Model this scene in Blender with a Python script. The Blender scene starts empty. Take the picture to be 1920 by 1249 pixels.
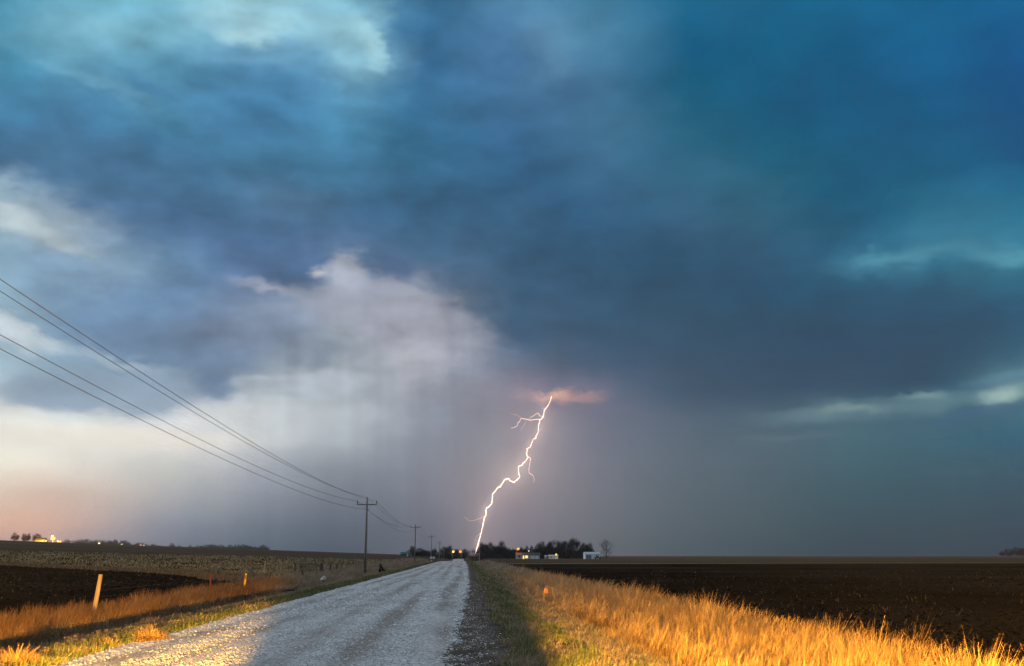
import bpy, bmesh, math, random
import numpy as np
from mathutils import Vector, Matrix

random.seed(7)
RNG = np.random.default_rng(11)
scene = bpy.context.scene
C = scene.collection
R = math.radians

# ---------------------------------------------------------------- camera
cam_data = bpy.data.cameras.new('camera')
cam_data.sensor_width = 36.0
cam_data.lens = 36.0
cam_data.clip_start = 0.1
cam_data.clip_end = 40000.0
cam = bpy.data.objects.new('camera', cam_data)
C.objects.link(cam)
cam.location = (0.0, 0.0, 1.6)
cam.rotation_euler = (R(90 + 12.24), 0.0, R(-2.71))
scene.camera = cam

# ---------------------------------------------------------------- renderer and exposure
scene.render.engine = 'CYCLES'
cy = scene.cycles
cy.use_denoising = True
cy.use_adaptive_sampling = True
cy.adaptive_threshold = 0.03
cy.adaptive_min_samples = 12
cy.max_bounces = 5
cy.diffuse_bounces = 2
cy.glossy_bounces = 2
cy.transmission_bounces = 2
cy.transparent_max_bounces = 6
cy.volume_bounces = 0
cy.sample_clamp_indirect = 4.0
vs = scene.view_settings
vs.view_transform = 'Standard'
vs.look = 'None'
vs.exposure = 0.0
vs.gamma = 1.0
vs.use_curve_mapping = False
SKY_AZ = [-27, -25, -23, -21, -19, -17, -15, -13, -11, -9, -7, -5, -3, -1, 1, 3, 5, 7, 9, 11, 13, 15, 17, 19, 21, 23, 25, 27, 29, 31]
SKY_EL = [-1, 0.3, 1.5, 3, 4.5, 6, 7.5, 9, 10.5, 12, 13.5, 15, 16.5, 18, 19.5, 21, 22.5, 24, 25.5, 27, 28.5, 30.5]
SKY_ROWS = [  # linear colour of the cloud deck with some bolt glow painted in, one row per elevation, one entry per azimuth
 [(0.4559,0.3079,0.2823), (0.4555,0.3078,0.2823), (0.4465,0.3057,0.2832), (0.3623,0.2853,0.2947), (0.283,0.2577,0.2926), (0.2008,0.2027,0.239), (0.134,0.1612,0.1941), (0.0999,0.1321,0.1697), (0.0606,0.0978,0.1378), (0.047,0.082,0.1192), (0.0304,0.0616,0.0944), (0.0367,0.068,0.1007), (0.0468,0.0759,0.1066), (0.0568,0.0796,0.1119), (0.1006,0.1108,0.1452), (0.0907,0.0994,0.142), (0.0764,0.0928,0.1264), (0.0585,0.0849,0.1082), (0.0454,0.0753,0.094), (0.0318,0.0639,0.0802), (0.0204,0.0536,0.0695), (0.012,0.0464,0.0636), (0.0058,0.0383,0.0539), (0.0014,0.0326,0.0485), (0.0012,0.0266,0.0434), (0.0011,0.0275,0.0438), (0.001,0.0268,0.0434), (0.0009,0.023,0.0409), (0.0008,0.0213,0.0418), (0.0008,0.0211,0.0415)],
 [(0.5193,0.3315,0.2835), (0.5175,0.3309,0.2835), (0.4997,0.3266,0.2854), (0.3975,0.3016,0.3007), (0.3039,0.2689,0.2999), (0.2142,0.2121,0.2513), (0.143,0.1697,0.2099), (0.1064,0.1388,0.1798), (0.0646,0.1027,0.1426), (0.05,0.0855,0.1231), (0.0321,0.0635,0.0972), (0.0387,0.0702,0.1041), (0.0489,0.0785,0.1107), (0.0591,0.0823,0.1164), (0.1042,0.1144,0.1503), (0.0938,0.1025,0.1466), (0.0792,0.0959,0.1307), (0.0609,0.0878,0.1122), (0.0474,0.0782,0.0976), (0.0333,0.0667,0.0834), (0.0216,0.0563,0.0724), (0.0128,0.0492,0.0664), (0.0062,0.0408,0.0563), (0.0015,0.0344,0.0505), (0.0013,0.0278,0.0451), (0.0012,0.0288,0.0455), (0.0011,0.0281,0.0451), (0.001,0.024,0.0425), (0.0008,0.0222,0.0435), (0.0008,0.022,0.0432)],
 [(0.7507,0.4682,0.3386), (0.7903,0.4689,0.3325), (0.7969,0.4658,0.3312), (0.7204,0.4487,0.3476), (0.54,0.3954,0.3586), (0.3323,0.3028,0.3331), (0.2217,0.2422,0.3024), (0.1729,0.2032,0.2546), (0.1171,0.1563,0.1981), (0.089,0.1242,0.1652), (0.0638,0.0956,0.1362), (0.0651,0.0948,0.1345), (0.0699,0.1011,0.1426), (0.0797,0.1068,0.1514), (0.1189,0.1342,0.1771), (0.1129,0.1233,0.1727), (0.0948,0.1148,0.1562), (0.075,0.1039,0.1345), (0.0591,0.094,0.1201), (0.0433,0.0832,0.1063), (0.0308,0.0731,0.093), (0.0235,0.0668,0.0839), (0.0153,0.0591,0.074), (0.0038,0.0489,0.0662), (0.0016,0.0416,0.0618), (0.0014,0.0409,0.0609), (0.0012,0.0403,0.0601), (0.0011,0.0363,0.0598), (0.0009,0.0331,0.059), (0.0009,0.033,0.0589)],
 [(0.8328,0.6792,0.5318), (0.8326,0.6584,0.5122), (0.8157,0.607,0.4675), (0.7484,0.5585,0.4495), (0.6745,0.5425,0.4638), (0.5408,0.4913,0.4603), (0.4108,0.4218,0.4377), (0.328,0.3501,0.3879), (0.2436,0.2743,0.3326), (0.1887,0.2203,0.2727), (0.132,0.1677,0.2134), (0.1201,0.1554,0.2028), (0.1158,0.1504,0.2023), (0.1176,0.1476,0.1998), (0.123,0.1451,0.1935), (0.1308,0.1454,0.1906), (0.1114,0.1352,0.1777), (0.0901,0.1219,0.1612), (0.0708,0.109,0.1437), (0.0532,0.097,0.1247), (0.0383,0.0875,0.1144), (0.0311,0.0801,0.1034), (0.0214,0.0723,0.0959), (0.0099,0.0682,0.0918), (0.0019,0.066,0.0904), (0.0017,0.0617,0.0873), (0.0014,0.0583,0.0856), (0.0012,0.054,0.0843), (0.001,0.0504,0.0842), (0.001,0.051,0.0851)],
 [(1.1192,0.9931,0.8137), (1.0985,0.9744,0.7962), (1.041,0.9331,0.7728), (0.9562,0.8872,0.7589), (0.8376,0.8035,0.7135), (0.7171,0.702,0.6437), (0.6172,0.6206,0.5993), (0.5119,0.5302,0.5456), (0.3939,0.4238,0.4706), (0.3019,0.3389,0.3862), (0.2189,0.2593,0.3055), (0.1854,0.2245,0.2767), (0.1595,0.1993,0.2582), (0.1456,0.1785,0.2335), (0.1427,0.1694,0.2198), (0.1633,0.1926,0.234), (0.122,0.1519,0.2003), (0.0967,0.1318,0.1809), (0.0759,0.1187,0.1627), (0.0567,0.1053,0.1439), (0.0436,0.0973,0.1316), (0.037,0.0912,0.1247), (0.027,0.0833,0.1149), (0.0183,0.0852,0.1175), (0.0071,0.0863,0.1186), (0.002,0.0801,0.1135), (0.0017,0.0748,0.1116), (0.0014,0.0714,0.1117), (0.0012,0.07,0.1175), (0.0012,0.0703,0.1186)],
 [(1.1182,1.0296,0.8916), (1.1212,1.0294,0.8877), (1.1094,1.0264,0.8886), (1.0911,1.0238,0.9054), (1.0415,0.9943,0.9041), (0.9676,0.9425,0.8807), (0.8737,0.8696,0.8367), (0.7646,0.7795,0.7694), (0.6214,0.6576,0.6736), (0.5124,0.5604,0.5923), (0.4148,0.4686,0.5091), (0.3023,0.353,0.4014), (0.2054,0.2522,0.3102), (0.1599,0.2043,0.2637), (0.1469,0.185,0.2432), (0.1269,0.1627,0.2197), (0.1132,0.1512,0.21), (0.0877,0.1295,0.191), (0.0729,0.1191,0.1772), (0.0616,0.1128,0.1652), (0.0515,0.1039,0.1496), (0.0479,0.1042,0.1474), (0.0438,0.1044,0.1444), (0.036,0.1074,0.1482), (0.0289,0.1144,0.1578), (0.0202,0.1094,0.1554), (0.0155,0.1072,0.1591), (0.0072,0.1027,0.1596), (0.0019,0.1005,0.1666), (0.0041,0.1024,0.1706)],
 [(0.6834,0.732,0.7243), (0.7277,0.7614,0.7392), (0.6525,0.6985,0.7033), (0.5059,0.586,0.6475), (0.5406,0.6092,0.6612), (0.6584,0.7038,0.7334), (0.7221,0.7533,0.7729), (0.6817,0.719,0.7374), (0.6287,0.6773,0.7013), (0.5406,0.5949,0.6307), (0.475,0.5338,0.581), (0.3688,0.4219,0.4762), (0.2496,0.2995,0.3624), (0.1958,0.2418,0.3062), (0.156,0.1947,0.257), (0.1486,0.1734,0.2365), (0.1312,0.1594,0.2311), (0.095,0.13,0.2027), (0.0749,0.1192,0.1871), (0.0564,0.1078,0.1689), (0.0442,0.0985,0.1536), (0.0368,0.0953,0.147), (0.036,0.0972,0.1434), (0.0383,0.1083,0.1564), (0.0404,0.1173,0.1654), (0.032,0.1088,0.159), (0.0312,0.1123,0.1666), (0.0286,0.1165,0.1755), (0.0468,0.1517,0.212), (0.0544,0.1657,0.226)],
 [(0.383,0.5364,0.6241), (0.3903,0.5432,0.6289), (0.3302,0.4755,0.5766), (0.2872,0.4133,0.5294), (0.282,0.4019,0.5195), (0.274,0.3803,0.4967), (0.2596,0.3492,0.4569), (0.2974,0.3793,0.4693), (0.3751,0.4467,0.5077), (0.3837,0.4467,0.4999), (0.3678,0.4231,0.4731), (0.3279,0.3749,0.4323), (0.3205,0.3561,0.4221), (0.2428,0.2809,0.3486), (0.1892,0.2162,0.2893), (0.1615,0.1718,0.2496), (0.1613,0.1637,0.238), (0.1335,0.1398,0.2182), (0.0774,0.1098,0.1869), (0.03,0.0801,0.1447), (0.0059,0.0596,0.1189), (0.0014,0.0516,0.1108), (0.0011,0.0481,0.1074), (0.001,0.0487,0.1069), (0.001,0.0494,0.1078), (0.001,0.051,0.1096), (0.001,0.0542,0.1129), (0.0198,0.0989,0.1595), (0.0579,0.1722,0.2327), (0.0612,0.1827,0.2451)],
 [(0.3422,0.4888,0.5908), (0.3446,0.4912,0.5917), (0.2996,0.4389,0.551), (0.2135,0.3438,0.4807), (0.1549,0.2682,0.4107), (0.124,0.222,0.3607), (0.1259,0.2192,0.3554), (0.1653,0.2572,0.3812), (0.2538,0.3294,0.4176), (0.2924,0.3548,0.4217), (0.3312,0.3831,0.4354), (0.3334,0.3775,0.4356), (0.4098,0.4243,0.4826), (0.3036,0.3356,0.4058), (0.205,0.2443,0.3184), (0.1124,0.158,0.239), (0.0886,0.1273,0.2015), (0.0571,0.1022,0.1786), (0.0314,0.0834,0.1532), (0.0147,0.0687,0.1322), (0.0028,0.0557,0.1154), (0.0011,0.0521,0.1129), (0.0009,0.047,0.1071), (0.0009,0.0491,0.1098), (0.0009,0.0486,0.1104), (0.0009,0.0515,0.114), (0.0009,0.0549,0.1206), (0.0024,0.0722,0.1429), (0.0128,0.1046,0.1804), (0.0141,0.1088,0.1888)],
 [(0.2804,0.4301,0.5472), (0.2934,0.4402,0.5539), (0.2291,0.3636,0.4948), (0.1455,0.2615,0.4117), (0.1294,0.2319,0.376), (0.1257,0.2241,0.3683), (0.1383,0.2309,0.3703), (0.1913,0.2697,0.3923), (0.246,0.3127,0.4161), (0.2815,0.3394,0.4215), (0.3138,0.3619,0.4216), (0.3485,0.3821,0.4441), (0.4464,0.4496,0.5004), (0.3202,0.3444,0.4109), (0.1977,0.2418,0.3196), (0.0654,0.1258,0.2196), (0.0562,0.1134,0.1967), (0.0376,0.0947,0.1711), (0.0247,0.0822,0.1525), (0.017,0.0752,0.1401), (0.0066,0.0652,0.1276), (0.003,0.0607,0.1237), (0.0018,0.0596,0.1231), (0.001,0.0582,0.1232), (0.0009,0.0617,0.1326), (0.0009,0.0687,0.1447), (0.0008,0.0701,0.1495), (0.0008,0.0739,0.1583), (0.0016,0.0838,0.174), (0.0025,0.0954,0.1919)],
 [(0.2338,0.3932,0.5193), (0.2409,0.3997,0.5235), (0.2069,0.3482,0.4859), (0.1683,0.2891,0.4375), (0.1461,0.2598,0.4105), (0.1255,0.2375,0.3918), (0.1346,0.2335,0.3812), (0.164,0.2432,0.3791), (0.1987,0.2658,0.3874), (0.2349,0.2936,0.3958), (0.2653,0.3174,0.4011), (0.2972,0.3369,0.4149), (0.4039,0.4151,0.4717), (0.2716,0.3034,0.3749), (0.1595,0.2104,0.2915), (0.0503,0.1175,0.2137), (0.0411,0.1037,0.1898), (0.0271,0.0884,0.1642), (0.0179,0.077,0.1473), (0.0125,0.0712,0.1384), (0.0111,0.0693,0.1343), (0.0099,0.0721,0.141), (0.0058,0.0691,0.1411), (0.0055,0.0781,0.1572), (0.0024,0.078,0.16), (0.0046,0.0865,0.1723), (0.0061,0.0981,0.1861), (0.0099,0.1207,0.2143), (0.0145,0.1523,0.2578), (0.0139,0.165,0.275)],
 [(0.2493,0.4034,0.5259), (0.2381,0.3946,0.5209), (0.2228,0.3619,0.4966), (0.2237,0.3544,0.493), (0.2042,0.3297,0.4642), (0.1431,0.2607,0.4003), (0.0981,0.1979,0.344), (0.0955,0.181,0.3281), (0.0967,0.1732,0.3135), (0.1262,0.2017,0.3321), (0.1653,0.237,0.3545), (0.1697,0.2335,0.3419), (0.219,0.2691,0.3622), (0.142,0.1987,0.2955), (0.0828,0.1436,0.2373), (0.0369,0.1018,0.1932), (0.0277,0.0909,0.1746), (0.0188,0.0799,0.1581), (0.0162,0.0767,0.1497), (0.0119,0.07,0.1381), (0.0133,0.0722,0.1389), (0.0136,0.0714,0.1386), (0.0154,0.0744,0.1465), (0.0135,0.0886,0.1716), (0.014,0.1094,0.2021), (0.0205,0.1402,0.2404), (0.0263,0.1655,0.2685), (0.0228,0.1734,0.2789), (0.0286,0.1893,0.3012), (0.028,0.1944,0.3156)],
 [(0.3216,0.4625,0.5594), (0.4327,0.5567,0.6231), (0.464,0.5799,0.6334), (0.3176,0.4275,0.5262), (0.1343,0.2401,0.3799), (0.0831,0.1819,0.3251), (0.0748,0.1645,0.3097), (0.0673,0.1499,0.295), (0.067,0.1494,0.2949), (0.0757,0.16,0.3037), (0.0972,0.179,0.3117), (0.0802,0.1605,0.2898), (0.0747,0.1555,0.2762), (0.0625,0.1388,0.2494), (0.0441,0.1165,0.2189), (0.0243,0.0913,0.1827), (0.0191,0.0848,0.1735), (0.0191,0.0846,0.1705), (0.0192,0.0836,0.1659), (0.0174,0.0809,0.1593), (0.0184,0.0833,0.1585), (0.0184,0.0864,0.162), (0.0175,0.0861,0.1606), (0.0145,0.0963,0.1791), (0.0078,0.0989,0.1906), (0.0122,0.1336,0.2367), (0.02,0.1715,0.2843), (0.0223,0.1819,0.2974), (0.0195,0.1812,0.3016), (0.015,0.177,0.3072)],
 [(0.1786,0.2993,0.419), (0.2957,0.4187,0.5126), (0.2684,0.3851,0.4862), (0.1077,0.2096,0.3515), (0.0723,0.1663,0.31), (0.0592,0.1501,0.2917), (0.0588,0.1497,0.2903), (0.0635,0.1583,0.2978), (0.0699,0.1645,0.3021), (0.0687,0.1602,0.2961), (0.0655,0.1549,0.2895), (0.0563,0.1471,0.2761), (0.0458,0.1367,0.262), (0.0398,0.126,0.2442), (0.0307,0.1109,0.2191), (0.028,0.1027,0.203), (0.0235,0.0984,0.2006), (0.0232,0.0998,0.2029), (0.0239,0.1011,0.2026), (0.0248,0.1007,0.196), (0.0271,0.1044,0.1948), (0.023,0.105,0.188), (0.0184,0.1071,0.1847), (0.0109,0.0995,0.1807), (0.004,0.0924,0.1799), (0.002,0.0978,0.1938), (0.0045,0.1171,0.2209), (0.0086,0.1381,0.2528), (0.0085,0.1448,0.2682), (0.0029,0.1305,0.2621)],
 [(0.0461,0.1543,0.2955), (0.0517,0.1534,0.2906), (0.0594,0.1684,0.3031), (0.0536,0.1605,0.2981), (0.0564,0.1638,0.305), (0.0519,0.1641,0.3075), (0.0509,0.1649,0.3059), (0.0608,0.1712,0.3078), (0.0763,0.182,0.3112), (0.0709,0.1762,0.304), (0.052,0.1558,0.288), (0.0399,0.1418,0.272), (0.0289,0.1289,0.2546), (0.0273,0.1212,0.2415), (0.0262,0.1135,0.2279), (0.0275,0.1084,0.2184), (0.0264,0.1092,0.2207), (0.0274,0.1139,0.2286), (0.0281,0.1144,0.2231), (0.0279,0.1173,0.2205), (0.0277,0.1189,0.2159), (0.0199,0.1141,0.2022), (0.0179,0.1179,0.2027), (0.007,0.102,0.1876), (0.0006,0.0936,0.1866), (0.0005,0.0926,0.1921), (0.0005,0.0991,0.2051), (0.0005,0.1001,0.2133), (0.0003,0.0941,0.217), (0.0002,0.0792,0.2095)],
 [(0.047,0.1849,0.3407), (0.044,0.1683,0.3174), (0.043,0.1636,0.3099), (0.0432,0.1632,0.3076), (0.0412,0.166,0.3122), (0.0501,0.1853,0.3382), (0.0485,0.1787,0.3228), (0.0488,0.1752,0.309), (0.0466,0.1734,0.3055), (0.0459,0.1747,0.3082), (0.044,0.1726,0.3067), (0.038,0.1582,0.2864), (0.03,0.1444,0.2683), (0.0296,0.1365,0.2602), (0.028,0.1235,0.246), (0.027,0.1141,0.2364), (0.0289,0.1192,0.2374), (0.0371,0.1327,0.2508), (0.0342,0.1324,0.244), (0.0272,0.1308,0.234), (0.0208,0.1265,0.2214), (0.0223,0.1292,0.2204), (0.0057,0.1062,0.1915), (0.001,0.0975,0.1857), (0.0005,0.0929,0.19), (0.0004,0.0915,0.1975), (0.0004,0.0924,0.2063), (0.0003,0.0954,0.2191), (0.0002,0.0847,0.2141), (0.0001,0.0736,0.209)],
 [(0.0504,0.226,0.3871), (0.0504,0.216,0.3769), (0.054,0.2083,0.3686), (0.0549,0.2015,0.3596), (0.0613,0.2276,0.3813), (0.0627,0.2379,0.3899), (0.0558,0.2022,0.362), (0.0531,0.1965,0.3563), (0.0514,0.1965,0.3521), (0.0534,0.2042,0.3535), (0.0517,0.2056,0.3516), (0.0405,0.178,0.3149), (0.0323,0.1571,0.2892), (0.0304,0.1448,0.2768), (0.0295,0.1307,0.2616), (0.03,0.1211,0.2512), (0.0356,0.1321,0.2574), (0.0416,0.1437,0.2663), (0.0396,0.1496,0.2644), (0.0276,0.1354,0.2392), (0.0154,0.1227,0.2158), (0.0066,0.1096,0.2024), (0.0007,0.0993,0.1941), (0.0004,0.094,0.1945), (0.0004,0.0948,0.2057), (0.0004,0.094,0.2141), (0.0003,0.091,0.2151), (0.0003,0.095,0.2295), (0.0002,0.0838,0.2206), (0.0001,0.0735,0.2197)],
 [(0.0582,0.2725,0.4243), (0.06,0.2682,0.4224), (0.0772,0.2756,0.4281), (0.0823,0.2742,0.4301), (0.0763,0.2608,0.424), (0.0718,0.2536,0.4207), (0.0665,0.2354,0.4123), (0.0586,0.2156,0.3993), (0.0567,0.2153,0.3988), (0.0613,0.226,0.4032), (0.0669,0.243,0.4072), (0.0517,0.207,0.3655), (0.0372,0.1741,0.3299), (0.036,0.1574,0.3057), (0.038,0.145,0.2872), (0.0395,0.1375,0.274), (0.0434,0.1464,0.278), (0.0455,0.1492,0.2755), (0.0453,0.1569,0.2748), (0.0303,0.1412,0.2478), (0.007,0.1109,0.2045), (0.0032,0.1022,0.2014), (0.0004,0.0923,0.1966), (0.0004,0.0892,0.2011), (0.0004,0.0934,0.2159), (0.0003,0.092,0.2196), (0.0003,0.094,0.2289), (0.0003,0.0982,0.2447), (0.0002,0.0897,0.2455), (0.0001,0.0845,0.2544)],
 [(0.0722,0.2975,0.4523), (0.1141,0.3555,0.4967), (0.1476,0.3952,0.533), (0.1452,0.3908,0.5284), (0.1235,0.3498,0.4993), (0.0955,0.3052,0.4645), (0.0841,0.2756,0.4447), (0.0815,0.2627,0.446), (0.0714,0.2418,0.4264), (0.073,0.2407,0.4201), (0.0969,0.2916,0.4605), (0.0822,0.2529,0.4129), (0.0463,0.1829,0.3456), (0.0422,0.1634,0.3213), (0.0453,0.1574,0.3095), (0.0493,0.1523,0.2968), (0.0473,0.1488,0.2833), (0.0467,0.1448,0.2727), (0.0394,0.1454,0.2688), (0.0201,0.1285,0.2404), (0.0037,0.1064,0.2125), (0.0015,0.1026,0.2123), (0.0004,0.0986,0.2109), (0.0004,0.0961,0.2123), (0.0004,0.0958,0.2221), (0.0003,0.0942,0.2271), (0.0003,0.1011,0.249), (0.0003,0.1048,0.2676), (0.0002,0.0986,0.265), (0.0002,0.0989,0.2788)],
 [(0.0536,0.2726,0.439), (0.0948,0.3371,0.4922), (0.1631,0.421,0.558), (0.1962,0.4636,0.59), (0.1919,0.4565,0.5898), (0.1782,0.4347,0.5714), (0.1722,0.4107,0.5557), (0.1971,0.429,0.5748), (0.1619,0.3765,0.5345), (0.1424,0.3538,0.5204), (0.2316,0.483,0.6102), (0.1681,0.367,0.4984), (0.0486,0.1725,0.3249), (0.0449,0.1618,0.3188), (0.0532,0.1664,0.3261), (0.058,0.1698,0.3272), (0.0959,0.2371,0.3877), (0.0666,0.2014,0.3432), (0.0467,0.1772,0.3094), (0.0244,0.14,0.2659), (0.0031,0.103,0.2245), (0.0007,0.1026,0.2247), (0.0005,0.1037,0.2237), (0.0004,0.1054,0.2289), (0.0004,0.1037,0.2348), (0.0004,0.1034,0.2407), (0.0004,0.111,0.2578), (0.0003,0.1124,0.269), (0.0003,0.1112,0.2787), (0.0002,0.1156,0.2943)],
 [(0.0536,0.2726,0.439), (0.0806,0.3201,0.4799), (0.1251,0.3892,0.5381), (0.1545,0.4362,0.5791), (0.1724,0.4589,0.5999), (0.1954,0.4752,0.6119), (0.2916,0.5623,0.6644), (0.3368,0.6055,0.6979), (0.327,0.5956,0.6885), (0.2761,0.5436,0.6562), (0.2857,0.5517,0.6513), (0.0875,0.2393,0.3828), (0.0381,0.1598,0.3121), (0.045,0.164,0.3181), (0.0561,0.1772,0.3359), (0.0673,0.1905,0.3473), (0.0982,0.244,0.3944), (0.0791,0.2377,0.3846), (0.0574,0.2052,0.3444), (0.0262,0.1505,0.2811), (0.0041,0.1159,0.2446), (0.0046,0.1164,0.2469), (0.0028,0.1112,0.2364), (0.0027,0.1132,0.2449), (0.0019,0.1191,0.2616), (0.0022,0.124,0.2745), (0.0004,0.1209,0.2773), (0.0004,0.1159,0.2744), (0.0003,0.115,0.2834), (0.0002,0.1179,0.2969)],
 [(0.0536,0.2726,0.439), (0.0857,0.3275,0.4859), (0.1302,0.3973,0.5449), (0.1564,0.4397,0.5824), (0.172,0.4587,0.5997), (0.1968,0.484,0.6176), (0.2496,0.5306,0.6485), (0.2934,0.5733,0.6875), (0.2492,0.5189,0.6469), (0.2125,0.4758,0.6226), (0.14,0.3718,0.5368), (0.082,0.2511,0.4093), (0.0433,0.1732,0.3237), (0.0439,0.1698,0.3203), (0.0601,0.192,0.3435), (0.0699,0.2074,0.3606), (0.072,0.2244,0.3764), (0.0604,0.2171,0.3647), (0.0438,0.1955,0.3407), (0.0263,0.1638,0.3047), (0.0082,0.1322,0.2733), (0.0066,0.1253,0.2641), (0.0042,0.1185,0.2533), (0.0035,0.1166,0.2542), (0.0023,0.1234,0.2688), (0.0022,0.125,0.2756), (0.0004,0.1217,0.2779), (0.0004,0.116,0.2739), (0.0003,0.1148,0.2821), (0.0002,0.1182,0.2962)],
]
CLOUD_AND_GLOW_PATCHES = [  # azimuth, elevation, half width, half height (degrees), tilt, core, colour, strength
 (7.9, 12.92, 9.8, 4.45, -14, 0.35, (0.025, 0.08, 0.147), 0.45),
 (20.41, 11.23, 10.67, 3.09, 4, 0.5, (0.016, 0.061, 0.114), 0.5),
 (-0.41, 18.0, 7.69, 3.26, -16, 0.3, (0.034, 0.107, 0.198), 0.5),
 (-18.94, 19.6, 7.57, 1.89, -10, 0.3, (0.051, 0.144, 0.258), 0.5),
 (-12.86, 27.57, 1.91, 0.71, 6, 0.1, (0.423, 0.68, 0.738), 0.7),
 (-6.01, 27.8, 2.1, 0.67, -42, 0.2, (0.371, 0.644, 0.716), 0.7),
 (-12.81, 26.76, 2.6, 0.66, 12, 0.2, (0.112, 0.296, 0.462), 0.8),
 (-21.25, 23.92, 4.18, 0.52, -14, 0.1, (0.138, 0.361, 0.509), 0.7),
 (-17.61, 23.88, 2.15, 0.75, -20, 0.1, (0.061, 0.216, 0.381), 0.6),
 (-24.23, 16.85, 2.84, 0.93, -16, 0.3, (0.515, 0.617, 0.658), 0.8),
 (-22.07, 15.69, 1.85, 0.42, -6, 0.2, (0.468, 0.565, 0.61), 0.7),
 (-24.89, 18.35, 0.92, 0.56, -30, 0.1, (0.296, 0.445, 0.533), 0.8),
 (-4.01, 13.33, 5.18, 1.95, -10, 0.5, (0.361, 0.376, 0.456), 0.8),
 (-12.47, 11.38, 4.85, 1.48, 10, 0.3, (0.175, 0.238, 0.347), 0.8),
 (-8.97, 10.6, 3.49, 0.76, 10, 0.2, (0.238, 0.301, 0.386), 0.75),
 (-9.49, 15.61, 2.61, 0.87, -5, 0.4, (0.068, 0.141, 0.27), 0.9),
 (-6.94, 15.5, 1.46, 1.05, 14, 0.2, (0.434, 0.468, 0.552), 0.9),
 (-8.53, 15.31, 0.64, 0.38, 0, 0.0, (0.68, 0.658, 0.644), 0.6),
 (-11.05, 14.47, 2.44, 0.4, -6, 0.0, (0.491, 0.503, 0.571), 0.55),
 (-4.23, 16.07, 1.42, 0.88, -35, 0.3, (0.08, 0.144, 0.27), 0.8),
 (-2.22, 15.0, 2.08, 0.47, -14, 0.1, (0.188, 0.242, 0.337), 0.5),
 (-24.15, 11.02, 2.72, 0.78, -16, 0.3, (0.591, 0.672, 0.73), 0.9),
 (-21.85, 10.41, 1.59, 0.53, -10, 0.1, (0.515, 0.61, 0.644), 0.6),
 (-16.04, 10.37, 5.01, 1.73, -12, 0.3, (0.133, 0.22, 0.342), 0.8),
 (-14.0, 8.72, 1.69, 0.68, -4, 0.4, (0.122, 0.209, 0.337), 0.8),
 (-19.47, 8.1, 5.4, 1.03, 0, 0.5, (0.262, 0.371, 0.491), 0.85),
 (-15.57, 7.46, 1.67, 0.28, 6, 0.1, (0.687, 0.716, 0.745), 0.7),
 (-19.67, 5.89, 8.84, 0.75, 0, 0.2, (0.93, 0.863, 0.761), 0.8),
 (-18.42, 9.83, 3.55, 0.44, -14, 0.1, (0.381, 0.485, 0.546), 0.6),
 (-7.74, 9.18, 2.62, 0.76, 5, 0.4, (0.491, 0.558, 0.631), 0.8),
 (-11.49, 9.05, 2.0, 0.34, 6, 0.1, (0.515, 0.578, 0.644), 0.6),
 (-10.03, 8.53, 1.15, 0.17, 5, 0.1, (0.366, 0.456, 0.509), 0.5),
 (25.09, 15.36, 5.41, 0.65, 4, 0.0, (0.076, 0.287, 0.397), 0.6),
 (22.92, 15.32, 2.2, 0.41, -4, 0.0, (0.084, 0.314, 0.429), 0.5),
 (29.59, 14.95, 2.59, 0.67, 0, 0.0, (0.098, 0.361, 0.462), 0.7),
 (20.16, 7.38, 4.2, 0.62, 3, 0.0, (0.112, 0.216, 0.254), 0.75),
 (21.26, 7.5, 1.94, 0.22, 0, 0.1, (0.188, 0.296, 0.301), 0.7),
 (25.51, 7.79, 3.49, 0.7, 6, 0.0, (0.117, 0.246, 0.287), 0.75),
 (24.49, 8.04, 1.63, 0.24, 2, 0.1, (0.195, 0.342, 0.356), 0.7),
 (28.9, 7.91, 1.69, 0.73, 8, 0.0, (0.366, 0.539, 0.509), 0.95),
 (29.13, 8.96, 2.33, 0.34, 10, 0.1, (0.102, 0.246, 0.323), 0.7),
 (27.72, 7.12, 3.93, 0.31, 5, 0.2, (0.032, 0.117, 0.209), 0.7),
 (17.88, 6.26, 3.12, 0.2, 0, 0.1, (0.102, 0.156, 0.191), 0.4),
 (25.96, 4.15, 1.85, 0.21, 2, 0.1, (0.027, 0.093, 0.141), 0.5),
 (5.72, 8.61, 2.67, 0.42, -1, 0.0, (0.61, 0.328, 0.296), 0.7),  # pink glow of the lightning on the cloud, painted as sky colour
 (5.0, 8.73, 1.19, 0.33, 0, 0.0, (0.871, 0.515, 0.376), 0.6),  # brighter core of that painted lightning glow
]
# ---------------------------------------------------------------- world: storm sky at dusk, laid out by compass direction
world = bpy.data.worlds.new('World')
scene.world = world
world.use_nodes = True
wn, wl = world.node_tree.nodes, world.node_tree.links
wn.clear()

def wmath(op, a, b=None, c=None):
    n = wn.new('ShaderNodeMath'); n.operation = op
    for i, v in enumerate((a, b, c)):
        if v is None: continue
        if isinstance(v, (int, float)): n.inputs[i].default_value = v
        else: wl.new(v, n.inputs[i])
    return n.outputs[0]

def wrange(v, a, b, smooth=True, lo=0.0, hi=1.0):
    n = wn.new('ShaderNodeMapRange')
    n.interpolation_type = 'SMOOTHSTEP' if smooth else 'LINEAR'
    n.inputs['From Min'].default_value = a; n.inputs['From Max'].default_value = b
    n.inputs['To Min'].default_value = lo; n.inputs['To Max'].default_value = hi
    wl.new(v, n.inputs['Value'])
    return n.outputs['Result']

def wmix(f, a, b, mode='MIX'):
    n = wn.new('ShaderNodeMix'); n.data_type = 'RGBA'; n.blend_type = mode
    for key, v in ((0, f), (6, a), (7, b)):
        if isinstance(v, (int, float)): n.inputs[key].default_value = v
        elif isinstance(v, tuple): n.inputs[key].default_value = (*v, 1.0)
        else: wl.new(v, n.inputs[key])
    return n.outputs[2]

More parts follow.
